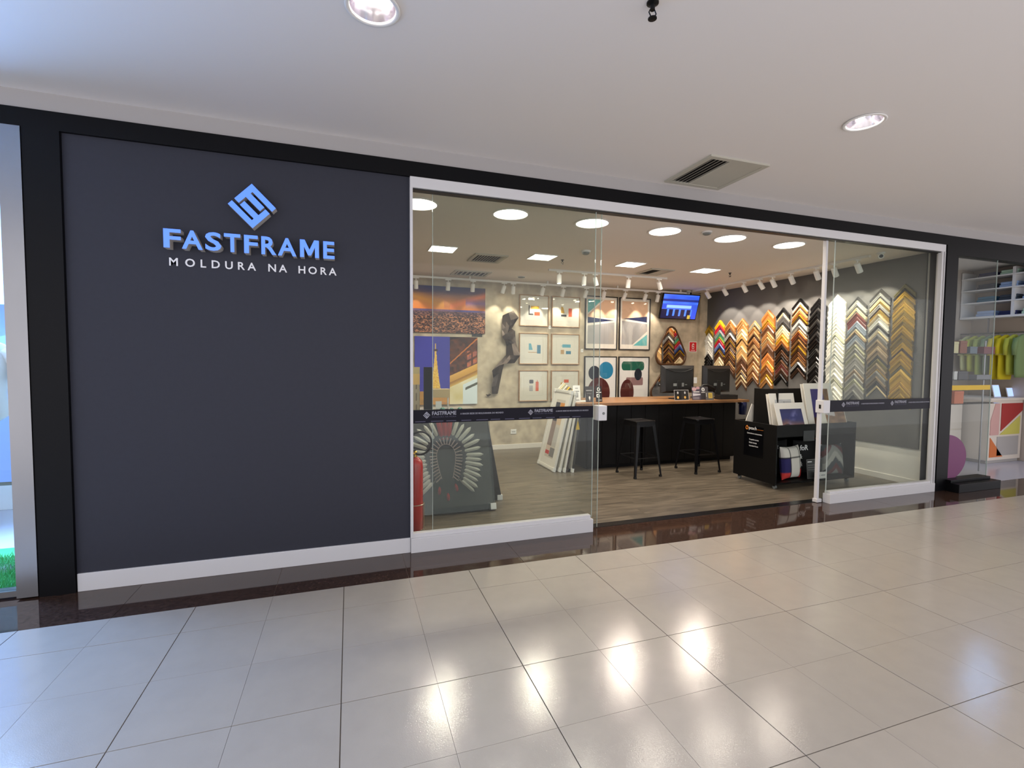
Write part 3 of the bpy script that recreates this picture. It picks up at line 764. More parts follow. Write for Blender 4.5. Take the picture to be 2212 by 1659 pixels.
obj('tail_curl', tube(B(), [(-0.24, -0.03, 0.01), (-0.27, -0.05, -0.01), (-0.30, -0.04, 0.0), (-0.27, -0.03, -0.03), (-0.22, -0.05, 0.0)], 0.010, 6), m_['sculpt_metal'], t)

# television, tilted down
t = thing('television', 'flat television with blue screen tilted down high on back wall', 'television', (6.20, 8.10, 2.455), (-0.02, 0, 0))
t.rotation_euler = (0.28, 0, 0)
obj('housing', box(-0.43, 0.43, -0.02, 0.025, 0.0, 0.505, 0.004), m_['black_gloss'], t)
def tvfn(u, v):
    c = (34, 62, 190)
    if v > 0.80: c = mixc((60, 110, 236), (30, 60, 170), vn(u*4, v*9))
    elif v > 0.70: c = (20, 34, 110)
    elif v > 0.60: c = mixc((70, 120, 240), (40, 80, 200), vn(u*6, 2))
    elif v > 0.42: c = (126, 168, 250) if 0.12 < u < 0.82 and 0.44 < v < 0.56 else (40, 70, 180)
    else:
        c = (18, 22, 52)
        if (u*6) % 1 < 0.28 and 0.10 < v < 0.38 and u > 0.12: c = (70, 120, 240)
        if v > 0.38: c = (56, 96, 220)
        if u > 0.86: c = (40, 70, 190)
        if 0.76 < u < 0.84 and v < 0.16: c = (170, 150, 60)
    return c
me = paint(tvfn, 0.83, 0.47, 60, 40, 0, 0.018, -0.0206)
mt = M('tv_screen', vcol=True, rough=0.2); nt = mt.node_tree; bs = nt.nodes['Principled BSDF']
at = [n for n in nt.nodes if n.type == 'ATTRIBUTE'][0]; nt.links.new(at.outputs['Color'], bs.inputs['Emission Color']); bs.inputs['Emission Strength'].default_value = 1.3
obj('screen', me, mt, t)
obj('wall_bracket', box(-0.12, 0.12, 0.025, 0.10, 0.12, 0.30), m_['black_metal'], t)

# two pebble-shaped mirrors in walnut rims
def pebble(n=16):                     # rounded triangle: hull of three discs, sides slightly bowed
    cs = [(0.0, 0.21), (-0.27, -0.21), (0.27, -0.21)]; r = 0.17; P = []
    for (cx, cz), a0, a1 in ((cs[2], -PI/2, 0.57), (cs[0], 0.57, PI-0.57), (cs[1], PI-0.57, 1.5*PI)):
        P += [(cx+r*math.cos(a0+(a1-a0)*i/n), cz+r*math.sin(a0+(a1-a0)*i/n)) for i in range(n+1)]
    return [(x*(1+0.035*math.cos(3*(math.atan2(z, x)+PI/2))), z) for x, z in P]
def pebble_mirror(label, loc, rot):
    t = thing('wall_mirror', label, 'mirror', loc, rot, 'pebble mirrors on the back wall')
    P = pebble(); n = len(P); b = B()
    secs = [(1.0, 0.0), (1.03, -0.02), (1.0, -0.032), (0.945, -0.030), (0.93, -0.014)]
    V = [[b.verts.new((p[0]*s, y, p[1]*s)) for p in P] for s, y in secs]
    for A, Bv in zip(V, V[1:]):
        for i in range(n): b.faces.new((A[i], A[(i+1) % n], Bv[(i+1) % n], Bv[i]))
    obj('rim', b, m_['walnut'], t, smooth=True)
    b = B(); b.faces.new([b.verts.new((p[0]*0.94, -0.016, p[1]*0.94)) for p in P]); obj('mirror_glass', b, m_['mirror'], t)
    obj('backing', prism(B(), [(p[0]*0.98, p[1]*0.98) for p in P], -0.012, 0.0), m_['walnut'], t)
pebble_mirror('walnut rimmed pebble mirror on back wall under the television', (6.09, 8.13, 1.925), (0, 0, 0.19))
pebble_mirror('walnut rimmed pebble mirror low behind the left monitor', (6.12, 8.13, 1.08), (0, 2.2, 0.0))

t = thing('fire_sign', 'small red extinguisher sign by the back right corner', 'sign', (6.725, YB, 1.812))
obj('plate', box(-0.095, 0.095, -0.005, -0.001, 0, 0.212, 0.002), m_['text_white'], t)
obj('pictogram', art([((202, 26, 36), R4(.05, .05, .95, .95)), (WH, rrect(.36, .30, .64, .60, .08)), (WH, [(.28, .58), (.34, .62), (.44, .82), (.58, .82), (.66, .70), (.60, .66), (.54, .74), (.46, .72), (.40, .60)]), ((202, 26, 36), R4(.42, .36, .58, .52)), ((240, 190, 190), R4(.20, .12, .80, .20))], 0.19, 0.212, 0, 0, -0.006), m_['print'], t)
t = thing('wall_outlet', 'white outlet plate low on the concrete wall', 'outlet', (2.82, YB, 0.272))
obj('plate', box(-0.055, 0.055, -0.012, -0.001, 0, 0.085, 0.004), m_['plastic_white'], t)
obj('socket_slot', box(-0.035, 0.035, -0.0135, -0.0121, 0.036, 0.046), m_['plastic_grey'], t)
for lb, x, z in (('tiny white price tag between the upper oak framed prints', 3.515, 2.195), ('tiny white price tag left of the black framed prints', 4.185, 1.775)):
    t = thing('price_tag', lb, 'tag', (x, YB, z))
    obj('card', box(-0.025, 0.025, -0.004, -0.001, 0, 0.062, 0.0015), m_['plastic_white'], t)
    obj('printed_line', box(-0.015, 0.015, -0.0046, -0.0041, 0.028, 0.034), m_['plastic_grey'], t)

# ================================================================== MOULDING CORNER SAMPLES
def chev_mesh(h, wv, d_):           # inverted V, outer edge at 45 degrees; lies in YZ, sticks out along -X
    prof = [(0, 0), (0, .70), (.18, 1.0), (.42, .92), (.62, .62), (1, .50), (1, 0)]
    b = B(); st = []
    for (sy) in (-1, 0, 1):
        ring = []
        for t_, dd in prof:
            off = t_*wv                      # distance across the arm
            if sy == 0: y, z = 0.0, -off*math.sqrt(2)
            else: y, z = sy*h, -h*1.05-off*math.sqrt(2)
            ring.append(b.verts.new((-dd*d_, y, z)))
        st.append(ring)
    for A, Bv in zip(st, st[1:]):
        for i in range(len(prof)):
            j = (i+1) % len(prof); b.faces.new((A[i], A[j], Bv[j], Bv[i]))
    b.faces.new(st[0]); b.faces.new(st[-1][::-1])
    return mesh_of(b, 'corner_sample')
PAL = {'gold': (186, 148, 40), 'dull gold': (142, 116, 36), 'bright gold': (216, 176, 76), 'white': (222, 219, 209), 'black': (18, 17, 18), 'yellow': (236, 184, 24), 'red': (206, 36, 56), 'purple': (84, 60, 120), 'silver': (190, 190, 184),
       'green': (60, 150, 116), 'lime': (150, 160, 60), 'light blue': (150, 170, 220), 'blue': (44, 76, 150), 'dark brown': (62, 40, 26), 'brown': (118, 76, 44), 'tan': (196, 158, 108), 'cream': (230, 208, 164), 'pine': (214, 168, 104),
       'oak': (176, 124, 72), 'orange wood': (176, 106, 50), 'walnut brown': (90, 58, 36), 'grey': (128, 126, 122), 'dark grey': (66, 64, 62), 'blue grey': (120, 128, 138), 'olive': (112, 104, 66), 'taupe': (140, 122, 98), 'sage': (170, 168, 142), 'wine': (104, 52, 44)}
METAL = {'gold': .7, 'dull gold': .6, 'bright gold': .8, 'silver': .6}
for k, v in PAL.items():
    M('mould_'+k, v, 0.22 if k in ('white', 'black') else 0.34, METAL.get(k, 0.0)*0.4, noise=(40, 0.86, 1.08) if k not in ('white', 'black', 'red', 'yellow') else None)
G, DG, BG_, W_, K, Y_, R_, P_, S_, GR, LI, LB, BU, DB, BR, TA, CR, PI_, OK, OW, WB, GY_, DK, BGY, OL, TP, SG, WI = PAL.keys()
cols = [  # (name of column, y centre, half width, top z, pitch list)
 ('white-gold column in the back corner', 8.10, .120, 2.365, [(DG, .05), (G, .05), (DG, .06), (W_, .07), (W_, .05), (W_, .05), (W_, .05), (W_, .05), (W_, .05), (W_, .05), (W_, .06), (K, .07), (K, .06), (K, .06), (K, .07), (K, .07)]),
 ('rainbow column', 7.78, .128, 2.44, [(Y_, .085), (R_, .075), (P_, .035), (S_, .055), (GR, .075), (LI, .045), (R_, .08), (LB, .05), (BU, .05), (DB, .03), (Y_, .025), (WB, .07), (BR, .05), (CR, .09), (CR, .07), (CR, .10), (TA, .09)]),
 ('brown column beside the rainbow column', 7.505, .130, 2.425, [(CR, .03), (OW, .05), (OK, .04), (TA, .03), (BR, .04), (DK, .06), (W_, .045), (DB, .05), (BR, .05), (G, .025), (DB, .05), (OK, .04), (DB, .05), (BR, .05), (G, .03), (WB, .05), (BR, .05), (DB, .05), (TA, .04), (BR, .06), (WB, .06), (DB, .06)]),
 ('pale wood column', 7.205, .128, 2.43, [(OK, .11), (OK, .09), (CR, .07), (PI_, .11), (DB, .02), (PI_, .12), (CR, .03), (PI_, .12), (TA, .05), (WB, .13), (BR, .07), (DB, .04), (TA, .04), (DB, .06), (CR, .03), (BR, .05), (CR, .03), (WB, .06)]),
 ('mid oak column', 6.925, .130, 2.365, [(TA, .03), (SG, .05), (DB, .03), (OK, .08), (TA, .05), (DB, .05), (OK, .07), (BR, .06), (TA, .07), (WB, .05), (OK, .08), (TA, .06), (BR, .06), (OK, .07), (TA, .06), (BR, .07), (OK, .07), (WB, .07)]),
 ('orange wood column', 6.615, .132, 2.53, [(OW, .17), (G, .04), (OW, .05), (WB, .12), (TA, .04), (OK, .05), (TA, .06), (OK, .06), (WB, .13), (DB, .03), (OW, .14), (BG_, .06), (OW, .06), (BR, .12), (G, .05), (OK, .10)]),
 ('black and amber column', 6.315, .128, 2.54, [(K, .09), (CR, .025), (DK, .13), (K, .05), (CR, .05), (SG, .06), (TA, .05), (G, .08), (OW, .07), (DB, .06), (K, .05), (WB, .05), (DB, .06), (K, .06), (WB, .06), (WI, .08), (DB, .10), (K, .08)]),
 ('finely striped brown column', 5.995, .138, 2.655, [(K, .06), (W_, .03), (OW, .04), (DB, .03), (CR, .025), (OK, .04), (BR, .04), (G, .03), (DB, .035), (S_, .03), (W_, .025), (S_, .03), (DK, .03), (S_, .03), (BR, .035), (CR, .02), (OW, .035), (WI, .035), (BR, .035), (DB, .03), (OK, .035), (DB, .035), (BR, .035), (G, .025), (WB, .035), (DB, .04), (BR, .04), (WB, .04), (OK, .04), (DB, .05), (W_, .03), (K, .06), (DB, .06)]),
 ('black lacquer column', 5.675, .142, 2.62, [(K, .08), (K, .07), (DK, .04), (K, .07), (K, .06), (DK, .05), (K, .08), (K, .07), (DK, .04), (K, .07), (K, .08), (K, .08), (DK, .05), (K, .08), (K, .07), (DK, .06), (K, .08), (K, .08), (DK, .06), (K, .08), (K, .08)]),
 ('white column', 5.365, .138, 2.64, [(W_, .10), (W_, .08), (W_, .07), (W_, .06), (W_, .06), (W_, .05), (W_, .06), (W_, .05), (W_, .07), (SG, .03), (W_, .06), (W_, .06), (W_, .06), (W_, .07), (S_, .04), (W_, .06), (W_, .07), (W_, .06), (W_, .07), (W_, .08), (SG, .05), (W_, .08), (W_, .07), (W_, .06), (W_, .08), (W_, .06)]),
 ('silver and grey column', 5.06, .142, 2.565, [(DK, .05), (S_, .04), (S_, .035), (DK, .03), (CR, .03), (SG, .04), (WI, .06), (WI, .06), (BGY, .07), (BGY, .05), (CR, .04), (TP, .03), (BGY, .09), (GY_, .06), (SG, .05), (GY_, .08), (SG, .05), (GY_, .10), (GY_, .08), (TP, .06), (GY_, .08), (SG, .06), (GY_, .10), (GY_, .08)]),
 ('silver and taupe column', 4.745, .138, 2.64, [(DK, .06), (S_, .04), (DK, .03), (CR, .04), (DG, .04), (S_, .05), (DB, .03), (DG, .06), (CR, .04), (S_, .06), (W_, .05), (DK, .04), (S_, .05), (CR, .03), (GY_, .08), (TP, .09), (CR, .02), (TP, .11), (DK, .05), (OL, .06), (TP, .08), (BG_, .025), (GY_, .08), (TP, .06), (DK, .07), (CR, .03)]),
 ('all gold column nearest the shop front', 4.435, .135, 2.662, [(OL, .06), (DK, .03), (G, .07), (DG, .07), (BG_, .03), (G, .09), (DG, .07), (G, .05), (DG, .08), (G, .08), (DG, .05), (DG, .09), (G, .08), (DB, .04), (G, .10), (G, .09), (OL, .05), (G, .17), (BG_, .05), (G, .10), (G, .09)])]
XW = XR-0.0215
ci = 0
for (cn, yc, hw, zt, lst) in cols:
    z = zt; n_ = 0
    for (c, pv) in lst:
        if z < (1.02 if ci < 9 else 0.98): break
        wv = pv/math.sqrt(2)*0.95
        d_ = 0.020+0.034*hsh(ci*3.1, n_*1.7)
        sw = hw*(0.94+0.08*hsh(ci, n_*2.3))
        o = obj('corner_sample', chev_mesh(sw, wv, d_), m_['mould_'+c], None, (XW, yc+0.006*(hsh(n_, ci)-0.5), z))
        tag(o, '%s corner sample, %s from top in the %s' % (c, ORD[n_], cn), 'moulding sample', 'samples in the '+cn)
        z -= pv; n_ += 1
    ci += 1
for lb, y, ww in (('small dark label plate below the orange wood samples', 6.62, .24), ('small dark label plate below the black and amber samples', 6.30, .22)):
    t = thing('label_plate', lb, 'label', (XW, y, 1.02))
    obj('plate', box(-0.05, -0.042, -ww/2, ww/2, 0.0, 0.09), m_['dark_frame'], t)
    obj('standoff', box(-0.042, 0.0, -0.02, 0.02, 0.02, 0.05), m_['plastic_dark'], t)
    obj('printed_line', box(-0.0506, -0.0501, -ww*0.3, ww*0.3, 0.042, 0.056), m_['text_white'], t)
# ================================================================== COUNTER AND STOOLS
ct = thing('service_counter', 'long black slatted service counter with wooden top', 'counter', (3.30, 6.30, 0))
obj('carcass', box(0.0, 2.72, 0.03, 0.62, 0.05, 0.955), m_['black_wood'], ct)
obj('plinth', box(0.03, 2.69, 0.06, 0.60, 0.0, 0.05), m_['black'], ct)
for i in range(11):
    x0 = 0.0+2.72*i/11
    obj('front_board', box(x0+0.003, x0+2.72/11-0.003, 0.0, 0.03, 0.06, 0.955, 0.003), m_['black_wood'], ct)
tp = thing('worktop', 'long honey-brown wooden worktop on the black counter', 'worktop', (3.10, 6.20, 0.9555))
for i in range(6):
    obj('plank', box(0, 3.10, 0.165*i+0.0006, 0.165*(i+1)-0.0006, 0, 0.040, 0.002), m_['wood_top'], tp)

def stool(label, x, y, rz):
    t = thing('bar_stool', label, 'stool', (x, y, 0), (0, 0, rz), 'bar stools at the counter')
    s, f, H = 0.150, 0.225, 0.775
    b = B(); prism(b, rrect(-s-0.012, -s-0.012, s+0.012, s+0.012, 0.035), 0, 0.018)
    for v in b.verts: v.co = Vector((v.co.x, v.co.z, H-0.018+v.co.y))
    obj('seat', b, m_['black_metal'], t)
    obj('seat_rim', tube(B(), [(p[0], p[1], H) for p in rrect(-s-0.010, -s-0.010, s+0.010, s+0.010, 0.035)], 0.006, 6, True), m_['black_metal'], t)
    q = B()
    for a in ((-s, s, -s-0.004, -s+0.004), (-s, s, s-0.004, s+0.004), (-s-0.004, -s+0.004, -s, s), (s-0.004, s+0.004, -s, s)): bx(q, *a, H-0.075, H-0.018)
    obj('apron', q, m_['black_metal'], t)
    for sx in (-1, 1):
        for sy in (-1, 1):
            b = B(); w0, w1 = 0.052, 0.026
            tp_, bt = Vector((sx*(s+0.002), sy*(s+0.002), H-0.03)), Vector((sx*f, sy*f, 0.02))
            V = []
            for P, ww in ((tp_, w0), (bt, w1)):      # folded L-section leg
                V.append([b.verts.new(P+Vector(o)) for o in ((0, 0, 0), (-sx*ww, 0, 0), (-sx*ww, -sy*0.004, 0), (-sx*0.004, -sy*0.004, 0), (-sx*0.004, -sy*ww, 0), (0, -sy*ww, 0))])
            for i in range(6): b.faces.new((V[0][i], V[0][(i+1) % 6], V[1][(i+1) % 6], V[1][i]))
            b.faces.new(V[0]); b.faces.new(V[1])
            lg = obj('leg', b, m_['black_metal'], t)
            obj('rubber_foot', box(bt.x-sx*0.028 if sx > 0 else bt.x-0.003, bt.x+0.003 if sx > 0 else bt.x+0.028, bt.y-0.028 if sy > 0 else bt.y-0.003, bt.y+0.003 if sy > 0 else bt.y+0.028, 0.0, 0.028), m_['rubber'], lg)
    k = s+(f-s)*(H-0.03-0.27)/(H-0.05)-0.008
    for a, b_ in (((-k, -k), (k, -k)), ((k, -k), (k, k)), ((k, k), (-k, k)), ((-k, k), (-k, -k))):
        obj('foot_rest', cyl(B(), (a[0], a[1], 0.27), (b_[0], b_[1], 0.27), 0.008, n=8), m_['black_metal'], t)
    return t
stool('black metal bar stool left of the counter front, nearer the glass door', 3.88, 5.84, 0.06)
stool('black metal bar stool right of the counter front, nearer the black cart', 4.88, 5.82, 0.03)

CT = 0.9957     # counter top level
def monitor(label, x, y, rz, w_):
    t = thing('computer_monitor', label, 'monitor', (x, y, CT), (0, 0, rz), 'monitors seen from behind')
    b = B(); h0, h1 = 0.10, 0.55
    P = [(-w_/2, h0), (w_/2, h0), (w_/2, h1), (-w_/2, h1)]; Q = [(-w_*0.40, h0+0.03), (w_*0.40, h0+0.03), (w_*0.42, h1-0.05), (-w_*0.42, h1-0.05)]
    A = [b.verts.new((p[0], 0.03, p[1])) for p in P]; C = [b.verts.new((p[0], 0.0, p[1])) for p in P]; D = [b.verts.new((q[0], -0.045, q[1])) for q in Q]
    b.faces.new(A); b.faces.new(D)
    for U, V in ((A, C), (C, D)):
        for i in range(4): b.faces.new((U[i], U[(i+1) % 4], V[(i+1) % 4], V[i]))
    sh = obj('shell', b, m_['plastic_dark'], t)
    arc = [(-w_*0.40+w_*0.80*i/12, -0.047, h1-0.055-0.055*math.sin(PI*i/12)) for i in range(13)]
    obj('shell_ridge', tube(B(), arc, 0.006, 6), m_['plastic_dark'], sh)
    obj('panel', box(-w_/2+0.012, w_/2-0.012, 0.030, 0.032, h0+0.012, h1-0.012), m_['black_gloss'], t)
    for (px, pw, ph) in ((-0.075, 0.07, 0.045), (0.03, 0.12, 0.062), (0.13, 0.04, 0.012)):
        obj('rear_label', box(px-pw/2, px+pw/2, -0.0475, -0.0455, 0.235-ph/2, 0.235+ph/2), m_['plastic_grey'], t)
    obj('neck', box(-0.045, 0.045, -0.055, -0.01, 0.01, 0.30, 0.006), m_['plastic_dark'], t)
    b = B(); prism(b, ell(0, 0, 0.15, 0.10, 24), 0, 0.014)
    for v in b.verts: v.co = Vector((v.co.x, v.co.z, v.co.y))
    obj('foot', b, m_['plastic_dark'], t)
    return t
monitor('black monitor seen from behind, left of the pair on the counter', 5.11, 6.62, -0.04, 0.62)
monitor('black monitor seen from behind, right of the pair on the counter', 5.90, 6.62, 0.10, 0.62)

def card(label, x, y, w_, h_, mat, shapes, rz=0.0, lean=0.16, z=CT, cat='sign', name='counter_card'):
    t = thing(name, label, cat, (x, y, z), (-lean, 0, rz))
    obj('panel', box(-w_/2, w_/2, -0.002, 0.002, 0.0, h_), m_[mat], t)
    if shapes: obj('printing', art(shapes, w_, h_, 0, 0, -0.0024), m_['print'], t)
    L = h_*0.8
    b = B(); prism(b, [(0, 0), (0.004, 0), (0.004, 0.10), (0, 0.10)], -w_*0.15, w_*0.15)
    for v in b.verts: v.co = Vector((v.co.y, 0.002+v.co.x+0.0, v.co.z))
    s = obj('easel_foot', box(-w_*0.3, w_*0.3, 0.002, 0.004, 0.0, h_*0.55), m_[mat], t, (0, 0, 0), (0, 0, 0))
    s.location = (0, h_*math.sin(lean)*0.9, 0.0); s.rotation_euler = (lean*1.9, 0, 0)
    return t
card('white printed info card standing at the left end of the counter', 3.19, 6.42, 0.118, 0.25, 'plastic_white', [((232, 232, 230), FULL), ((160, 160, 160), R4(.3, .80, .7, .86)), ((120, 120, 122), R4(.15, .62, .85, .67)), ((150, 150, 150), R4(.3, .28, .7, .55)), ((150, 150, 150), R4(.2, .1, .8, .15))])
card('smoky dark acrylic card with tulip icon on the counter', 3.385, 6.40, 0.125, 0.235, 'dark_frame', [((50, 42, 42), FULL), ((150, 146, 146), R4(.1, .70, .9, .77)), ((110, 104, 104), R4(.2, .52, .8, .57)), ((230, 228, 226), ell(.52, .27, .11, .10)), ((230, 228, 226), R4(.48, .1, .56, .2))])
card('black acrylic card with white round icons on the counter', 3.545, 6.40, 0.105, 0.235, 'black_gloss', [((24, 22, 24), FULL), (WH, ell(.5, .80, .24, .13)), ((24, 22, 24), ell(.5, .80, .13, .07)), (WH, R4(.1, .58, .9, .63)), (WH, rrect(.12, .28, .62, .50, .08)), ((24, 22, 24), R4(.26, .34, .46, .44)), ((150, 150, 150), R4(.3, .08, .9, .14))])
t = card('small framed board with gold and silver medal icons before the monitor', 5.00, 6.36, 0.275, 0.165, 'dark_frame', [((200, 198, 196), FULL), ((26, 23, 22), R4(.02, .03, .98, .97)), ((38, 35, 34), R4(.48, .03, .98, .97)), ((186, 186, 186), ell(.25, .72, .055, .12)), ((186, 186, 186), ell(.74, .72, .055, .12)), ((222, 176, 90), ell(.24, .27, .07, .13)), ((222, 176, 90), ell(.73, .27, .07, .13))])
card('dark leaflet with pink blossoms and white lines on the counter', 5.265, 6.33, 0.17, 0.215, 'plastic_dark', [((78, 72, 86), FULL), ((196, 160, 164), ell(.28, .82, .26, .14)), ((190, 150, 156), ell(.70, .90, .22, .10)), (WH, R4(.15, .58, .85, .64)), ((196, 194, 200), [(.08, .30), (.95, .36), (.95, .46), (.08, .52)]), ((120, 116, 126), R4(.05, .05, .8, .24))])
card('grey leaflet with keyhole icon beside the blossom leaflet', 5.435, 6.345, 0.15, 0.215, 'plastic_dark', [((70, 66, 70), FULL), (WH, ell(.35, .78, .2, .14)), ((30, 28, 30), ell(.35, .80, .07, .06)), ((30, 28, 30), R4(.31, .66, .39, .78)), (WH, R4(.1, .54, .9, .58))])
card('small card with yellow square sticker at the counter front', 5.475, 6.28, 0.155, 0.135, 'plastic_dark', [((96, 92, 92), FULL), ((206, 178, 84), rrect(.36, .22, .86, .86, .06)), ((180, 152, 70), rrect(.46, .34, .76, .74, .04)), (WH, R4(.08, .4, .13, .85))])
t = thing('paper_stack', 'loose white papers at the left end of the counter', 'papers', (3.26, 6.52, CT))
for k in range(3): obj('sheet', box(-0.11+0.02*k, 0.19-0.01*k, -0.09+0.012*k, 0.12+0.01*k, 0.0015*k, 0.0015*k+0.0013), m_['plastic_white'], t)
t = thing('card_printer', 'low brown-black keyboard box at right end of the counter', 'box', (5.90, 6.36, CT))
obj('case', box(-0.20, 0.16, -0.06, 0.06, 0.0, 0.075, 0.006), m_['dark_frame'], t)
obj('key_panel', box(-0.18, 0.12, -0.05, 0.04, 0.0752, 0.079), m_['black_gloss'], t)
t = thing('cable_arm', 'black curved cable arm between the two monitors', 'arm', (5.50, 6.52, CT))
obj('clamp', box(-0.03, 0.03, -0.03, 0.03, 0.0, 0.05, 0.004), m_['black'], t)
obj('arm', tube(B(), [(0, 0, 0.05), (-0.02, 0, 0.16), (0.02, -0.02, 0.225), (0.10, -0.03, 0.23), (0.20, -0.03, 0.19), (0.27, -0.03, 0.15)], [0.016, 0.018, 0.022, 0.024, 0.022, 0.02], 10), m_['rubber'], t, smooth=True)
obj('head', box(0.25, 0.31, -0.05, 0.0, 0.10, 0.16, 0.01), m_['rubber'], t)
t = thing('notice_card', 'blank pale card standing between the two monitors', 'card', (5.50, 6.72, CT))
obj('holder', box(-0.03, 0.03, -0.02, 0.02, 0, 0.03), m_['plastic_grey'], t)
obj('post', box(-0.006, 0.006, -0.004, 0.004, 0.03, 0.30), m_['plastic_grey'], t)
obj('panel', box(-0.075, 0.075, -0.008, -0.004, 0.25, 0.35), m_['plastic_white'], t)
t = thing('waste_bin', 'dark blue bin bag hanging at the right end of counter', 'bin', (6.28, 6.42, 0.72))
obj('bag', lathe(B(), [(0.0, 0.0), (0.06, 0.01), (0.065, 0.15), (0.06, 0.24), (0.052, 0.24), (0.055, 0.15), (0.0, 0.02)], 14), M('navy_bag', (24, 34, 84), 0.35), t, smooth=True)
obj('hook', box(-0.095, -0.055, -0.01, 0.01, 0.19, 0.22), m_['black_metal'], t)

# ================================================================== WHITE FRAMES LEANING ON THE COUNTER END
CP = (212, 206, 196)
abs1 = [((226, 222, 214), FULL), ((202, 194, 182), R4(.22, .10, .80, .90)), ((52, 50, 54), R4(.22, .60, .50, .86)), ((214, 140, 44), R4(.52, .72, .80, .86)), ((208, 182, 150), R4(.52, .56, .80, .72)), ((148, 128, 118), R4(.22, .26, .52, .60)), ((190, 186, 180), R4(.54, .26, .80, .52)), ((128, 124, 122), R4(.50, .12, .80, .24)), ((196, 60, 60), R4(.22, .14, .48, .19)), ((214, 190, 176), R4(.22, .19, .48, .26))]
def leaner(label, x, w_, h_, fwd, dep, mat, shapes, y, lean, corner=True, cat='picture frame'):
    # faces -X, far edge away from the corridor; bottom edge on the floor at x
    t = thing('leaning_picture', label, cat, (x, y, 0.0), (0, 0, 0), 'frames leaning on the counter end')
    t.rotation_euler = (Matrix.Rotation(lean, 3, 'Y') @ Matrix.Rotation(-PI/2, 3, 'Z')).to_euler()
    obj('moulding', ring_rect(B(), w_, h_, fwd, -dep, 0.0, 0.003), m_[mat], t)
    obj('backing', box(-w_/2+fwd-0.002, w_/2-fwd+0.002, -dep*0.5, -0.001, fwd-0.002, h_-fwd+0.002), m_['mat_board'], t)
    if shapes: obj('print', art(shapes, w_-2*fwd, h_-2*fwd, 0, fwd, -dep*0.5-0.0006), m_['print_matte'], t)
    if corner:
        for s in (-1, 1):
            for zz in (0, 1):
                x0 = s*w_/2
                obj('corner_guard', box(min(x0+s*0.003, x0-s*0.055), max(x0+s*0.003, x0-s*0.055), -dep-0.004, 0.003, -0.002 if zz == 0 else h_-0.055, 0.055 if zz == 0 else h_+0.004, 0.003), m_['plastic_white'], t)
    return t
leaner('white framed abstract print leaning foremost on the counter end', 2.80, 0.62, 1.20, 0.045, 0.035, 'white_frame', abs1, 6.62, 0.235)
leaner('second white frame leaning behind the foremost white print', 2.875, 0.64, 1.18, 0.04, 0.03, 'white_frame', None, 6.60, 0.215)
leaner('thin white frame with corner guards leaning third in the stack', 2.935, 0.66, 0.955, 0.03, 0.025, 'white_frame', None, 6.58, 0.19)
leaner('slim mauve backed frame leaning fourth in the stack', 2.985, 0.60, 0.95, 0.02, 0.022, 'sculpt_metal', [((170, 90, 160), FULL)], 6.58, 0.17, False)
leaner('dark grey frame with white corner guards leaning last in the stack', 3.045, 0.70, 0.95, 0.03, 0.025, 'dark_frame', None, 6.56, 0.13)
t = thing('paper_tag', 'small yellow triangular tag hanging on the dark leaning frame', 'tag', (3.098, 6.2035, 0.62))
b = prism(B(), [(0, 0.13), (-0.03, 0.0), (0.03, 0.0)], -0.003, 0.003); obj('flag', b, m_['yellow_band'], t)
obj('string', cyl(B(), (0, 0, 0.125), (0, 0, 0.20), 0.002, n=6), m_['wire'], t)
# fan of moulding offcuts lying on the counter corner, behind the frames
for k, (c, lb) in enumerate([('white', 'white'), ('cream', 'cream'), ('sage', 'sage grey'), ('white', 'chalk white'), ('taupe', 'taupe'), ('yellow', 'yellow'), ('dark grey', 'charcoal'), ('olive', 'olive'), ('tan', 'tan'), ('grey', 'mid grey')]):
    o = obj('chevron_offcut', chev_mesh(0.115, 0.034, 0.03), m_['mould_'+c], None, (3.20, 7.005-0.042*k, CT+0.265-0.014*k), (0, 0, 0))
    o.rotation_euler = (0, 0, -PI/2+0.0); o.rotation_euler = (0, 0, PI/2)
    o.location = (3.215+0.004*k, 6.98-0.035*k, CT+0.268-0.012*k)
    tag(o, '%s moulding corner offcut, %s from the back in counter-end rack' % (lb, ORD[k]), 'moulding sample', 'corner offcuts racked on the counter end')
rk = thing('sample_rack', 'dark sloping rack holding corner offcuts on the counter end', 'rack', (3.22, 6.80, CT))
b = B(); prism(b, [(-0.07, 0), (0.07, 0), (0.07, 0.06), (0.0, 0.125), (-0.07, 0.06)], -0.20, 0.18); obj('block', b, m_['dark_frame'], rk)

# ================================================================== BLACK DISPLAY CART
KX, KY, KW, KD, KZ0, KZ1 = 5.05, 4.60, 1.38, 0.70, 0.065, 0.815
kt = thing('display_cart', 'black display cart on castors with prints and cushions', 'cart', (KX, KY, 0))
obj('side_panel', box(0, 0.022, 0, KD, KZ0, KZ1, 0.002), m_['black_wood'], kt)
obj('side_panel', box(KW-0.022, KW, 0, KD, KZ0, KZ1, 0.002), m_['black_wood'], kt)
obj('back_panel', box(0.022, KW-0.022, KD-0.02, KD, KZ0, KZ1), m_['black_wood'], kt)
obj('bottom_panel', box(0.022, KW-0.022, 0.0, KD-0.02, KZ0, KZ0+0.022), m_['black_wood'], kt)
obj('bin_floor', box(0.022, KW-0.022, 0.02, KD-0.02, 0.68, 0.70), m_['black_wood'], kt)
obj('front_apron', box(0.022, KW-0.022, 0.0, 0.02, 0.665, KZ1), m_['black_wood'], kt)
obj('bin_divider', box(0.25, 0.93, 0.42, 0.44, 0.70, 1.25), m_['black_wood'], kt)
obj('bin_divider', box(0.23, 0.25, 0.22, 0.60, 0.70, 1.25), m_['black_wood'], kt)
obj('apron_label', box(0.44, 0.63, -0.004, 0.0, 0.60, 0.735), m_['black_gloss'], kt)
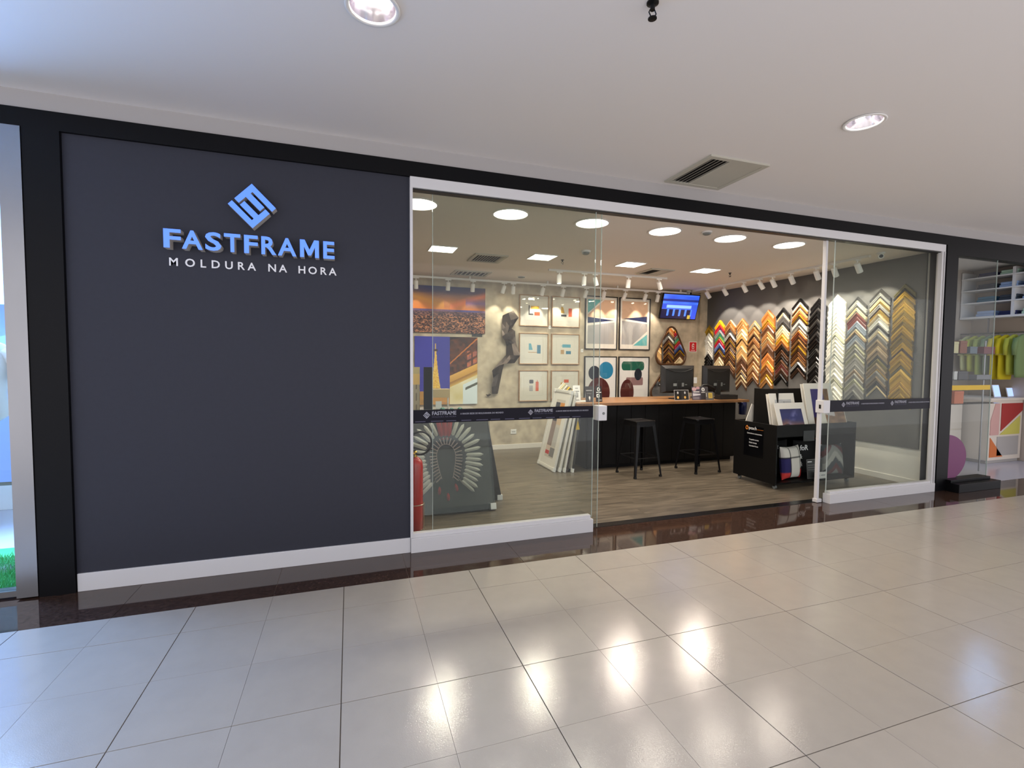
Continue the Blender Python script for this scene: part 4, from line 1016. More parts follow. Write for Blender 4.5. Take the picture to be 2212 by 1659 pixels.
for cx, cy in ((0.06, 0.06), (0.06, KD-0.06), (KW-0.06, 0.06), (KW-0.06, KD-0.06)):
    c = obj('castor', cyl(B(), (cx-0.012, cy, 0.025), (cx+0.012, cy, 0.025), 0.025, n=16), m_['plastic_grey'], kt)
    obj('fork', box(cx-0.018, cx+0.018, cy-0.014, cy+0.014, 0.035, KZ0), m_['black_metal'], c)
# lettering on the left flank (faces -X)
LF = (PI/2, 0, -PI/2)
pl = obj('side_print', box(-0.0016, -0.0002, 0.20, 0.52, 0.36, 0.76), m_['black_gloss'], kt)
def flank(s, size, y, z, wd, mat): 
    obj('lettering', text_mesh(s, size, 0.0003, width=wd), m_[mat], pl, (-0.0018, y, z), LF)
flank('peach', 0.062, 0.44, 0.715, 0.125, 'text_white')
b = tube(B(), [(-0.002, 0.473+0.018*math.cos(2*PI*i/18), 0.732+0.022*math.sin(2*PI*i/18)) for i in range(18)], 0.005, 6, True); obj('ring_logo', b, m_['text_orange'], pl)
obj('ring_logo', box(-0.003, -0.0018, 0.468, 0.476, 0.752, 0.765), m_['text_orange'], pl)
obj('rule_line', box(-0.0026, -0.0018, 0.205, 0.31, 0.722, 0.725), m_['text_orange'], pl)
flank('Galeria de arte contemporânea', 0.026, 0.47, 0.655, 0.245, 'text_white')
for k, s in enumerate(('Fotografias autorais', 'Edição limitada', 'Impressões Fineart')): flank(s, 0.025, 0.43, 0.575-0.042*k, (0.155, 0.125, 0.15)[k], 'text_white')

def matted(label, x, y, z, w_, h_, lean, shapes=None, fn=None, rz=0.0, win=(.17, .16, .83, .84), dep=0.006):
    t = thing('matted_print', label, 'print', (x, y, z), (-lean, 0, rz), 'matted prints in the display cart')
    obj('mat_board', box(-w_/2, w_/2, -dep, 0, 0, h_), m_['mat_board'], t)
    ww, hh = (win[2]-win[0])*w_, (win[3]-win[1])*h_; cx = ((win[0]+win[2])/2-0.5)*w_
    me = paint(fn, ww, hh, 44, 36, cx, win[1]*h_, -dep-0.0008) if fn else art(shapes, ww, hh, cx, win[1]*h_, -dep-0.0008)
    obj('photo', me, m_['print'], t)
    return t
def milky(u, v):
    hill = 0.16+0.10*math.exp(-((u-0.22)/0.16)**2)-0.05*u
    if v < hill*0.75: return (24, 20, 30)
    if v < hill+0.02: return (66, 50, 56)
    c = mixc((150, 104, 86), (54, 58, 112), (v-hill)*3.2)
    b_ = max(0, 1-abs(u-0.44-(v-0.4)*0.55)*5)*vn(u*9, v*9)
    c = mixc(c, (150, 150, 206), b_*0.8)
    return mixc(c, (30, 32, 66), max(0, v-0.75)*1.6)
def skyline(u, v):
    h = 0.36+0.10*vn(u*9, 1)+(0.30 if abs(u-0.55) < 0.012 else 0)+(0.16 if abs(u-0.55) < 0.03 else 0)
    if v < h: return mixc((60, 62, 66), (110, 110, 112), vn(u*20, v*14))
    return mixc((210, 210, 208), (168, 170, 174), vn(u*3, v*4))
def tower2(u, v):
    if abs(u-0.42) < 0.02+0.10*max(0, 0.62-v)**1.0 and 0.2 < v < 0.86: return mixc((206, 128, 50), (240, 180, 80), vn(u*60, v*40))
    if u > 0.72: return mixc((84, 58, 36), (140, 96, 44), vn(u*8, v*8))
    if v < 0.24: return mixc((70, 46, 36), (120, 80, 60), vn(u*12, v*12))
    return mixc((52, 50, 120), (80, 66, 120), vn(u*3, v*3))
def arch(u, v):
    if v > 0.75-(u-0.5)*0.2 and u < 0.5: return (214, 206, 210)
    return mixc((128, 92, 70), (196, 156, 120), vn(u*6, v*6))
matted('white matted Milky Way night photo leaning foremost in the cart', KX+0.34, KY+0.03, 0.70, 0.50, 0.40, 0.30, fn=milky, win=(.14, .15, .87, .80))
matted('white matted grey skyline photo behind the Milky Way print', KX+0.32, KY+0.15, 0.70, 0.42, 0.51, 0.20, fn=skyline, win=(.2, .42, .86, .84))
matted('blank white mat behind the skyline print in the cart', KX+0.30, KY+0.185, 0.70, 0.40, 0.50, 0.20, shapes=[((236, 232, 224), FULL)])
matted('tall white matted photo of an orange lit tower in the cart', KX+0.94, KY+0.12, 0.70, 0.50, 0.64, 0.20, fn=tower2, win=(.22, .10, .84, .88))
matted('plain white mat board behind the tower print in the cart', KX+0.925, KY+0.15, 0.70, 0.50, 0.63, 0.20, shapes=[((236, 232, 224), FULL)])
matted('white matted brown ruins photo half behind the right door', KX+1.06, KY+0.035, 0.70, 0.46, 0.31, 0.30, fn=arch, win=(.22, .02, .98, .86))
t = thing('cardboard_tube', 'pale poster tube standing in the cart bin', 'tube', (KX+0.70, KY+0.47, 0.70))
obj('tube_body', cyl(B(), (0, 0, 0), (0, 0, 0.42), 0.014, n=12), m_['cream'], t); obj('cap', cyl(B(), (0, 0, 0.42), (0, 0, 0.43), 0.0155, n=12), m_['plastic_white'], t)
t = thing('mat_sheet', 'white mat board tilted behind the black bin divider', 'board', (KX+0.10, KY+0.645, 0.70), (0, 0.40, 0))
obj('sheet', box(0, 0.12, -0.003, 0.003, 0.0, 0.36), m_['mat_board'], t); obj('sheet_core', box(0.002, 0.118, 0.003, 0.006, 0.002, 0.355), m_['cream'], t)

def cushion(label, loc, rot, w_, h_, th, fn, extra=None):
    t = thing('cushion', label, 'cushion', loc, rot, 'cushions in the cart')
    n = 26; vs_, fs, cl = [], [], []
    for side in (-1, 1):
        b0 = len(vs_)
        for j in range(n+1):
            for i in range(n+1):
                u, v = i/n*2-1, j/n*2-1
                k = max(0, (1-abs(u)**3.2)*(1-abs(v)**3.2))**0.5
                pin = 1-0.07*(1-abs(u)**2)*(abs(v)**6)-0.0
                pin2 = 1-0.07*(1-abs(v)**2)*(abs(u)**6)
                vs_.append((u*w_/2*pin2, side*th/2*k, h_/2+v*h_/2*pin)); cl.append(fn((u+1)/2, (v+1)/2))
        for j in range(n):
            for i in range(n):
                q = [b0+j*(n+1)+i, b0+j*(n+1)+i+1, b0+(j+1)*(n+1)+i+1, b0+(j+1)*(n+1)+i]
                fs.append(q if side < 0 else q[::-1])
    me = bpy.data.meshes.new('cushion_cover'); me.from_pydata(vs_, [], fs)
    at = me.color_attributes.new('Col', 'FLOAT_COLOR', 'POINT')
    for i, c in enumerate(cl): at.data[i].color = (*lin(c), 1)
    for p in me.polygons: p.use_smooth = True
    o = obj('cover', me, m_['fabric'], t)
    if extra:
        for (s, size, x, z, y) in extra: obj('lettering', text_mesh(s, size, 0.0006, 0.002), m_['text_white'], t, (x, y, z), UP)
    return t
def blocks(u, v):
    L = 0.022
    if abs(u-0.30) < L or abs(v-0.66) < L or abs(u-0.80) < L or (u > 0.8 and abs(v-0.32) < L): return (20, 18, 20)
    if u > 0.8 and v < 0.32: return (206, 40, 34)
    if u < 0.30 and 0.2 < v < 0.66: return (44, 40, 96)
    if u < 0.30 and v < 0.2: return (206, 60, 56)
    return (222, 218, 208)
def dark(u, v): return (16, 15, 17)
def chevs(u, v):
    k = (v+abs(u-0.5)*0.9)*5
    return [(150, 146, 142), (104, 60, 62), (66, 68, 74), (186, 180, 172)][int(k) % 4]
def redc(u, v): return (196, 52, 48)
cz = KZ0+0.023
cushion('colour-block cushion of white, red and navy panels in the cart', (KX+0.41, KY+0.13, cz), (-0.10, 0, 0.16), 0.39, 0.43, 0.13, blocks)
cushion('black cushion with one white ampersand behind the colour-block cushion', (KX+0.38, KY+0.36, cz), (-0.06, 0, 0.0), 0.46, 0.47, 0.10, dark, [('&', 0.12, -0.06, 0.36, -0.056)])
cushion('black cushion lettered in white right of the colour-block cushion', (KX+0.86, KY+0.30, cz), (-0.06, 0, 0.0), 0.42, 0.47, 0.10, dark, [('foR', 0.10, -0.15, 0.33, -0.056), ('&', 0.085, -0.17, 0.22, -0.056), ('&', 0.085, -0.17, 0.12, -0.056)])
cushion('plain red cushion behind the zigzag cushion in the cart', (KX+1.19, KY+0.44, cz+0.0), (-0.06, 0, 0.0), 0.28, 0.46, 0.10, redc)
cushion('grey and maroon zigzag cushion at the right end of cart', (KX+1.17, KY+0.14, cz), (-0.12, 0, -0.06), 0.36, 0.42, 0.12, chevs)
card('dark price board standing at the front of the cart shelf', KX+0.745, KY+0.06, 0.27, 0.25, 'dark_frame', [((120, 118, 116), FULL), ((44, 44, 44), R4(.02, .02, .98, .98)), ((200, 200, 200), R4(.06, .84, .34, .90)), ((110, 110, 110), R4(.06, .68, .86, .71)), ((110, 110, 110), R4(.06, .56, .80, .59)), ((110, 110, 110), R4(.06, .44, .84, .47))], lean=0.10, z=cz, name='price_board')
card('small white printed label before the dark price board', KX+0.80, KY+0.022, 0.19, 0.085, 'plastic_white', [((226, 224, 220), FULL), ((130, 130, 130), R4(.1, .42, .40, .56)), ((130, 130, 130), R4(.52, .44, .9, .56))], lean=0.06, z=cz, name='price_label')
# ================================================================== LEFT OF THE SHOP: HEADDRESS CASE, TABLE, EXTINGUISHER
LEAN = 0.285
hc = thing('display_case', 'clear acrylic display case leaning behind the left glass', 'case', (0.97, 4.92, 0.0), (-LEAN, 0, 0))
obj('backing', box(-0.52, 0.50, 0.02, 0.03, 0.0, 1.10), m_['case_back'], hc)
obj('acrylic_cover', box(-0.52, 0.50, -0.062, -0.058, 0.0, 1.10), m_['acrylic'], hc)
for a in ((-0.52, 0.50, -0.058, 0.02, 0.0, 0.004), (-0.52, 0.50, -0.058, 0.02, 1.096, 1.10), (0.496, 0.50, -0.058, 0.02, 0.004, 1.096), (-0.52, -0.516, -0.058, 0.02, 0.004, 1.096)):
    obj('acrylic_side', box(*a), m_['acrylic'], hc)
obj('corner_guard', box(0.445, 0.508, -0.068, 0.036, -0.004, 0.062, 0.003), m_['plastic_white'], hc)
obj('corner_guard', box(-0.528, -0.465, -0.068, 0.036, -0.004, 0.062, 0.003), m_['plastic_white'], hc)
obj('base_bar', box(-0.52, 0.445, -0.06, 0.028, 0.0045, 0.06), m_['acrylic'], hc)
hd = thing('feather_headdress', 'white and red feather headdress mounted in the acrylic case', 'headdress', (0.97, 4.92, 0.0), (-LEAN, 0, 0))
HZ = 0.565
def feather(L, wd, notch=0):
    b = B(); n = 9; l, r, c = [], [], []
    for i in range(n+1):
        t_ = i/n; k = wd*min(1, 0.30+t_*2.2)*math.sqrt(max(0.0, 1-max(0, (t_-0.78)/0.22)**2)) if i < n else wd*0.12
        cur = -0.014*math.sin(PI*t_)
        c.append(b.verts.new((0, cur-0.006, t_*L))); l.append(b.verts.new((-k, cur, t_*L*0.985))); r.append(b.verts.new((k, cur, t_*L*0.985)))
    for i in range(n): b.faces.new((l[i], c[i], c[i+1], l[i+1])); b.faces.new((c[i], r[i], r[i+1], c[i+1]))
    ex = bmesh.ops.extrude_face_region(b, geom=b.faces[:]); bmesh.ops.translate(b, verts=[e for e in ex['geom'] if isinstance(e, bmesh.types.BMVert)], vec=(0, 0.0015, 0))
    return mesh_of(b, 'feather')
fwm = [feather(0.255, 0.021), feather(0.235, 0.019)]; frm = feather(0.25, 0.026); fdm = feather(0.085, 0.016)
for f_ in fwm: f_.materials.append(m_['feather_white'])
frm.materials.append(m_['feather_red']); fdm.materials.append(m_['feather_red'])
def ucurve(t, a=0.165, b=0.175):       # t 0 at the top, 1 at the foot of the U, by length; returns x, z, outward angle
    arc = (a+b)*PI/4; q_ = arc/(arc+0.24); t = t/q_*0.62 if t < q_ else 0.62+(t-q_)/(1-q_)*0.38
    if t < 0.62:
        ph = t/0.62*PI/2; return a*math.sin(ph), 0.03+b*math.cos(ph), ph
    s = (t-0.62)/0.38; return a-0.045*s**1.5, 0.03-0.24*s, PI/2+s*0.75
for s in (-1, 1):
    for k in range(14):
        t_ = 0.13+0.87*k/13; x, z, ph = ucurve(t_)
        obj('feather', fwm[k % 2], None, hd, (s*x, -0.010-0.003*(k % 3), HZ+z), (0, s*ph, 0))
for k, s in enumerate((-1, 0, 1)):
    obj('feather', frm, None, hd, (s*0.032, -0.022, HZ+0.205-abs(s)*0.004), (0, s*0.16, 0))
b = B(); prev = None
for side in (0,):
    P = [(-ucurve(t/20)[0], ucurve(t/20)[1], -ucurve(t/20)[2]) for t in range(20, 0, -1)]+[ucurve(t/20) for t in range(0, 21)]
    rows_ = []
    for (x, z, ph) in P:
        d_ = Vector((math.sin(ph), 0, math.cos(ph))); p = Vector((x, 0, z+HZ))
        rows_.append([b.verts.new(p-d_*0.005+Vector((0, -0.018, 0))), b.verts.new(p+d_*0.03+Vector((0, -0.034, 0))), b.verts.new(p+d_*0.07+Vector((0, -0.020, 0)))])
    for A, Bv in zip(rows_, rows_[1:]):
        for i in range(2): b.faces.new((A[i], A[i+1], Bv[i+1], Bv[i]))
obj('down_band', b, m_['feather_down'], hd, smooth=True)
qm = mesh_of(cyl(B(), (0, 0, 0), (0, 0, 0.072), 0.0066, 0.0058, 8), 'quill'); qm.materials.append(m_['quill'])
for s in (-1, 1):
    for k in range(15):
        t_ = (k+0.5)/15; x, z, ph = ucurve(t_, 0.105, 0.125)
        obj('quill_wrap', qm, None, hd, (s*x, -0.040, HZ+z), (0, s*ph, 0))
obj('inner_cord', tube(B(), [(-ucurve(t/16, .103, .123)[0], -0.040, HZ+ucurve(t/16, .103, .123)[1]) for t in range(16, 0, -1)]+[(ucurve(t/16, .103, .123)[0], -0.040, HZ+ucurve(t/16, .103, .123)[1]) for t in range(17)], 0.004, 6), m_['quill'], hd)
for x, z, a in ((-0.085, HZ-0.29, 3.25), (0.0, HZ-0.36, 3.14), (0.085, HZ-0.27, 2.95)):
    obj('cord', cyl(B(), (x*0.9, -0.03, z+0.075), (x, -0.03, z), 0.002, n=6), m_['feather_down'], hd)
    obj('feather', fdm, None, hd, (x, -0.03, z), (0, a, 0))
# dark panel leaning behind
t = thing('dark_artwork', 'dark grey tapering panel leaning behind the headdress case', 'panel', (1.02, 5.225, 0.0), (-0.045, 0, 0))
obj('board', prism(B(), [(-0.60, 0.004), (0.63, 0.004), (0.46, 0.95), (-0.60, 0.95)], -0.012, 0.012), m_['dark_frame'], t)
obj('corner_guard', box(0.575, 0.638, -0.017, 0.017, 0.0, 0.06, 0.003), m_['plastic_white'], t)
# display table with glass pieces
tb = thing('display_table', 'grey topped display table behind the headdress case', 'table', (0.25, 5.30, 0))
obj('top', box(0, 1.28, 0, 0.95, 0.955, 0.985, 0.003), m_['table_grey'], tb)
obj('body', box(0.04, 1.10, 0.08, 0.90, 0.0, 0.955), m_['white_paint'], tb)
t = thing('black_display', 'tall narrow black panel standing on the display table', 'panel', (0.855, 5.55, 0.985))
obj('board', box(-0.05, 0.05, -0.01, 0.012, 0, 0.535, 0.002), m_['black'], t); obj('foot', box(-0.07, 0.07, -0.05, 0.05, 0, 0.018), m_['black'], t)
def facade(u, v):
    if v > 0.86: return (204, 186, 130)
    if v > 0.62: return mixc((224, 176, 92), (236, 200, 120), v)
    c = (176, 164, 136)
    if (u*3) % 1 < 0.4 and 0.10 < (v*4) % 1 < 0.8: c = (120, 108, 88)
    return c
t = thing('standing_print', 'narrow beige building facade print left of the black panel', 'print', (0.705, 5.58, 0.985))
obj('board', box(-0.085, 0.06, 0.0, 0.008, 0, 0.535), m_['beige'], t); obj('photo', paint(facade, 0.145, 0.53, 20, 60, -0.0125, 0.002, -0.0008), m_['print'], t); obj('foot', box(-0.06, 0.04, -0.03, 0.05, 0, 0.012), m_['beige'], t)
t = thing('sample_box', 'flat golden beige board on legs above the glass pieces', 'stand', (1.0, 5.62, 0.985))
obj('front_board', box(-0.125, 0.125, 0.0, 0.10, 0.175, 0.275, 0.003), m_['beige'], t)
for x in (-0.11, 0.11): obj('leg', box(x-0.008, x+0.008, 0.04, 0.06, 0, 0.175), m_['plastic_white'], t)
def ball(label, x, y, r, mat):
    t = thing('glass_ornament', label, 'ornament', (x, y, 0.985), group='glass ornaments on the display table')
    obj('base', lathe(B(), [(0, 0), (r*0.6, 0), (r*0.6, 0.008), (0, 0.010)], 16), m_['wire'], t)
    obj('glass_ball', lathe(B(), [(max(1e-6, r*math.sin(PI*i/12)) if 0 < i < 12 else 0, 0.008+r-r*math.cos(PI*i/12)) for i in range(13)], 20), m_[mat], t, smooth=True)
ball('dark teal glass ornament nearest the black panel', 1.00, 5.42, 0.036, 'green_glass'); ball('small clear green glass ornament in the middle of table', 1.12, 5.50, 0.028, 'green_glass'); ball('round sea-green glass ornament at the right of table', 1.20, 5.42, 0.034, 'green_glass')
t = thing('acrylic_block', 'small white acrylic block lying at the right table edge', 'block', (1.36, 5.40, 0.985)); obj('block', box(-0.03, 0.03, -0.02, 0.02, 0, 0.02, 0.003), m_['plastic_white'], t); obj('chip', box(-0.01, 0.01, -0.01, 0.01, 0.0202, 0.024), m_['plastic_grey'], t)
t = thing('acrylic_stand', 'clear acrylic riser with white card on display table', 'stand', (1.03, 5.56, 0.985)); obj('riser', box(-0.06, 0.06, -0.02, 0.02, 0, 0.12, 0.002), m_['acrylic'], t); obj('white_card', box(-0.09, -0.02, -0.025, -0.021, 0.01, 0.14), m_['plastic_white'], t)

ex_ = thing('fire_extinguisher', 'red fire extinguisher behind the left edge of the glass', 'extinguisher', (0.565, 4.46, 0.022))
obj('cylinder', lathe(B(), [(0, 0.0), (0.060, 0.0), (0.074, 0.012), (0.075, 0.60), (0.068, 0.645), (0.040, 0.675), (0.022, 0.685), (0, 0.685)], 28), m_['red_gloss'], ex_, smooth=True)
v_ = obj('valve', lathe(B(), [(0, 0.685), (0.020, 0.685), (0.020, 0.73), (0.012, 0.74), (0, 0.74)], 14), m_['brass'], ex_)
obj('lever', box(-0.10, 0.01, -0.010, 0.010, 0.735, 0.750, 0.003), m_['rubber'], ex_)
cx_, cz_ = 0.045, 0.815
hp = [(0.0, 0.0, 0.715)]+[(cx_+0.105*math.sin(a), -0.02, cz_-0.105*math.cos(a)) for a in [(-0.75+i*0.22) for i in range(0, 28)]]
hp = [(cx_+0.105*math.cos(a), -0.03, cz_+0.105*math.sin(a)) for a in [(-2.05+i*0.2) for i in range(0, 25)]]+[(-0.035, -0.02, 0.745), (0.0, 0.0, 0.715)]
obj('hose', tube(B(), hp, 0.0095, 8), m_['rubber'], ex_, smooth=True)
obj('nozzle', cyl(B(), (cx_-0.045, -0.03, cz_-0.095), (cx_-0.085, -0.03, cz_-0.088), 0.010, 0.013, 10), m_['brass'], ex_)
st_ = thing('extinguisher_stand', 'pale wire stand ring around the fire extinguisher', 'stand', (0.565, 4.46, 0))
obj('upper_ring', tube(B(), [(0.083*math.cos(2*PI*i/24), 0.083*math.sin(2*PI*i/24), 0.27) for i in range(24)], 0.004, 6, True), m_['wire'], st_)
obj('lower_ring', tube(B(), [(0.078*math.cos(2*PI*i/24), 0.078*math.sin(2*PI*i/24), 0.018) for i in range(24)], 0.004, 6, True), m_['wire'], st_)
for a in (0.0, 2.09, 4.19):
    obj('leg', tube(B(), [(0.083*math.cos(a), 0.083*math.sin(a), 0.27), (0.083*math.cos(a), 0.083*math.sin(a), 0.05), (0.105*math.cos(a), 0.105*math.sin(a), 0.004)], 0.004, 6), m_['wire'], st_)

# ================================================================== RIGHT NEIGHBOUR SHOP
NX, NY = 10.60, 5.60
struct('floor', box(XR+0.14, 14, 4.06, 7.0, -0.08, -0.002), m_['nb_floor'], 'pale polished floor inside the right neighbour shop')
struct('wall_back', box(XR+0.14, NX+0.1, NY, NY+0.1, 0, ZM), m_['nb_wall'], 'beige back wall of the right neighbour shop')
struct('wall_right', box(NX, NX+0.1, 4.2, NY, 0, ZM), m_['nb_wall'], 'shelf wall of the right neighbour shop')
struct('ceiling', box(XR+0.14, 14, 4.12, 7.0, 3.26, 3.36), m_['white_paint'], 'white ceiling inside the right neighbour shop')
w3 = thing('window_3', 'frameless glass pane of the right neighbour shop', None, (7.18, 4.0, 0), kind='structure')
pane(w3, 0, 0.86, 0.10, 3.066, 0.0, edge_r=True)
obj('bottom_rail', box(-0.03, 0.80, -0.19, 0.06, 0, 0.105, 0.004), m_['paint_black'], w3)
obj('rail_bead', box(-0.03, 0.76, -0.10, 0.04, 0.105, 0.14, 0.004), m_['paint_black'], w3)
obj('yellow_band', box(0.0, 0.84, -0.0066, -0.0052, 1.268, 1.330), m_['yellow_band'], w3)
b = prism(B(), ell(0.02, 0.40, 0.40, 0.30, 40, -PI/2, PI/2)+[(0.0, 0.70), (0.0, 0.10)], -0.0066, -0.0052); obj('round_decal', b, m_['magenta_decal'], w3)
obj('head_track', box(-0.01, 3.0, -0.03, 0.08, 2.96, 3.066), m_['paint_black'], w3)
M('nb_red', (170, 48, 44), 0.6); M('nb_yellow', (208, 200, 96), 0.6); M('nb_orange', (216, 120, 60), 0.6); M('nb_dark', (52, 40, 38), 0.6); M('nb_pink', (214, 168, 160), 0.6); M('nb_grey', (176, 172, 168), 0.6)
t = thing('sales_counter', 'white sales counter with red and yellow triangle panels next door', 'counter', (9.70, 4.83, 0))
obj('body', box(0, 0.88, 0, 0.65, 0.05, 1.02), m_['cream'], t); obj('plinth', box(0.02, 0.86, 0.02, 0.6, 0, 0.05), m_['nb_grey'], t)
obj('top', box(-0.02, 0.885, -0.03, 0.68, 1.02, 1.06, 0.004), m_['cream'], t)
for nm, P in (('nb_red', [(.32, .52), (.32, .97), (.88, .97), (.88, .85)]), ('nb_yellow', [(.30, .46), (.82, .46), (.82, .76)]), ('nb_grey', [(.24, .12), (.80, .12), (.80, .43), (.24, .43)]), ('nb_orange', [(.06, .10), (.40, .10), (.06, .42)]), ('nb_pink', [(.05, .46), (.27, .46), (.27, .97), (.16, .97), (.05, .70)])):
    obj('colour_panel', prism(B(), P, -0.008, -0.0002), m_[nm], t)
t = thing('low_cabinet', 'white two-door cabinet left of the patterned sales counter', 'cabinet', (8.95, 5.15, 0))
obj('body', box(0, 0.68, 0, 0.42, 0.03, 1.0), m_['cream'], t); obj('door', box(0.02, 0.66, -0.016, 0, 0.05, 0.52, 0.003), m_['cream'], t); obj('door', box(0.02, 0.66, -0.016, 0, 0.54, 0.97, 0.003), m_['cream'], t); obj('feet', box(0.05, 0.63, 0.05, 0.37, 0, 0.03), m_['nb_grey'], t)
for k, (x, lb) in enumerate(((10.16, 'glowing white tablet stand on the neighbour sales counter, left one'), (10.52, 'glowing blue tablet stand on the neighbour sales counter, right one'))):
    t = thing('tablet_stand', lb, 'tablet', (x, 4.95, 1.06), (-0.2, 0, 0.1)); obj('body', box(-0.11, 0.11, 0.0, 0.012, 0, 0.21 if k == 0 else 0.16, 0.003), m_['plastic_white'], t)
    obj('screen', box(-0.10, 0.10, -0.002, 0.0, 0.012, 0.20 if k == 0 else 0.15), m_['screen_blue'], t); obj('foot', box(-0.06, 0.06, 0.0, 0.08, 0, 0.008), m_['plastic_white'], t)
sh = thing('wall_shelving', 'white wall shelving with folded clothes above a hanging rail', 'shelving', (NX, 4.2, 2.10))
for z, th in ((0.97, .02), (0.76, .02), (0.545, .02), (0.285, .035)): obj('shelf_board', box(-0.36, 0, 0, 1.38, z, z+th), m_['white_paint'], sh)
obj('upright', box(-0.34, 0, 0.66, 0.70, 0.285, 1.1), m_['white_paint'], sh); obj('upright', box(-0.34, 0, 1.36, 1.385, 0.285, 1.1), m_['white_paint'], sh)
obj('hanging_rail', cyl(B(), (-0.30, 0.0, 0.03), (-0.30, 1.38, 0.03), 0.012, n=10), m_['steel'], sh)
for y in (0.35, 1.0): obj('rail_bracket', box(-0.31, -0.29, y-0.008, y+0.008, 0.03, 0.285), m_['steel'], sh)
fc = [('navy', (40, 44, 84)), ('teal', (60, 110, 130)), ('maroon', (120, 40, 66)), ('pale blue', (150, 170, 200)), ('pink', (186, 60, 96)), ('mint', (180, 206, 180)), ('charcoal', (60, 66, 74)), ('violet', (84, 60, 110))]
for k in range(16):
    lvl = k // 4; y = 4.36+0.30*(k % 4); z = 2.10+(0.565, 0.78, 0.32, 0.99)[lvl]
    nm, c = fc[(k*3+lvl) % 8]
    if 'cloth_'+nm not in m_: M('cloth_'+nm, c, 0.85)
    h = 0.07+0.03*hsh(k, 2)
    t = thing('folded_garment', '%s folded clothes on the neighbour %s shelf, %s from the shop front' % (nm, ('middle', 'upper', 'lowest', 'top')[lvl], ORD[k % 4]), 'clothes', (NX-0.18, y, z))
    for q in range(2): obj('fold', box(-0.13+0.01*q, 0.13, -0.12, 0.12-0.01*q, h*q/2+0.0005*q, h*(q+1)/2, 0.012), m_['cloth_'+nm], t)
def garment(label, x, y, z, c, L, k):
    nm = 'garment_%d' % k; M(nm, c, 0.85)
    t = thing('hanging_garment', label, 'garment', (x, y, z), (0, 0, 0.10*(hsh(k, 5)-0.5)), 'clothes hanging next door')
    obj('hanger', tube(B(), [(0, 0, 0.0), (0.012, 0, 0.022), (0, 0, 0.035), (-0.012, 0, 0.022)], 0.003, 6), m_['steel'], t)
    b = B(); secs = [(0.00, .02, .02), (-.03, .10, .028), (-.08, .19, .034), (-.2, .185, .036), (-.4, .17, .038), (-L+.06, .165, .036), (-L, .15, .035)]
    V = []
    for (zz, wx, wy) in secs: V.append([b.verts.new((wx*math.cos(2*PI*i/14)*(1+.04*math.sin(i*2.3+k)), wy*math.sin(2*PI*i/14)*(1+.2*math.sin(i*1.7+k+zz*9)), zz)) for i in range(14)])
    for A, Bv in zip(V, V[1:]):
        for i in range(14): b.faces.new((A[i], A[(i+1) % 14], Bv[(i+1) % 14], Bv[i]))
    b.faces.new(V[0]); b.faces.new(V[-1]); obj('fabric_body', b, m_[nm], t, smooth=True)
    b = B(); tube(b, [(0.17, 0, -0.07), (0.205, 0.0, -0.2), (0.20, 0.0, -0.34)], [.035, .032, .028], 8); obj('sleeve', b, m_[nm], t, smooth=True)
    b = B(); tube(b, [(-0.17, 0, -0.07), (-0.205, 0.0, -0.2), (-0.20, 0.0, -0.34)], [.035, .032, .028], 8); obj('sleeve', b, m_[nm], t, smooth=True)
gc = [(206, 206, 150), (196, 196, 80), (170, 180, 90), (130, 150, 110), (222, 200, 36), (220, 196, 30), (190, 190, 70), (120, 140, 90)]
for k in range(8): garment('%s top hanging next door, %s from the back wall' % (('pale yellow', 'lemon', 'lime', 'sage', 'bright yellow', 'golden yellow', 'olive yellow', 'dull green')[k], ORD[k]), NX-0.30, 5.48-0.105*k, 2.094, gc[k], (0.60, 0.62, 0.70, 0.66, 0.74, 0.74, 0.66, 0.70)[k], k)
gs_ = thing('glass_shelving', 'glass shelves on chrome poles just inside the neighbour window', 'shelving', (8.45, 4.45, 0))
for z in (1.035, 1.375, 1.745): obj('glass_board', box(-0.50, 0.55, -0.10, 0.12, z, z+0.008), m_['glass'], gs_)
for x in (-0.44, 0.50): obj('pole', cyl(B(), (x, 0.09, 0.0), (x, 0.09, 1.95), 0.010, n=10), m_['steel'], gs_)
for k, (nm, c, x0, x1, z0, z1, lv) in enumerate([('cream', (214, 206, 160), 7.985, 8.085, 1.753, 1.915, 'top'), ('rust brown', (132, 70, 42), 8.12, 8.27, 1.753, 1.93, 'top'), ('slate blue', (96, 112, 124), 8.34, 8.50, 1.753, 1.852, 'top'), ('maroon', (112, 40, 48), 8.65, 8.90, 1.753, 1.856, 'top'),
        ('white', (214, 214, 214), 8.02, 8.09, 1.383, 1.50, 'middle'), ('charcoal', (70, 70, 76), 8.11, 8.32, 1.383, 1.50, 'middle'), ('grey', (128, 130, 136), 8.52, 8.86, 1.383, 1.45, 'middle'), ('orange', (206, 112, 70), 8.05, 8.25, 1.043, 1.22, 'lowest')]):
    M('boxed_%d' % k, c, 0.6)
    t = thing('boxed_product', '%s box on the %s glass shelf behind the neighbour window' % (nm, lv), 'box', ((x0+x1)/2, 4.45, z0+0.0003), group='small boxes on glass shelves')
    obj('box_body', box(-(x1-x0)/2, (x1-x0)/2, -0.05, 0.05, 0, (z1-z0)*0.8, 0.003), m_['boxed_%d' % k], t); obj('box_lid', box(-(x1-x0)/2-0.002, (x1-x0)/2+0.002, -0.052, 0.052, (z1-z0)*0.8, z1-z0, 0.003), m_['boxed_%d' % k], t)
nl = thing('neighbour_ceiling_light', 'bluish round ceiling light inside the right neighbour shop', 'ceiling light', (8.98, 4.40, 3.26))
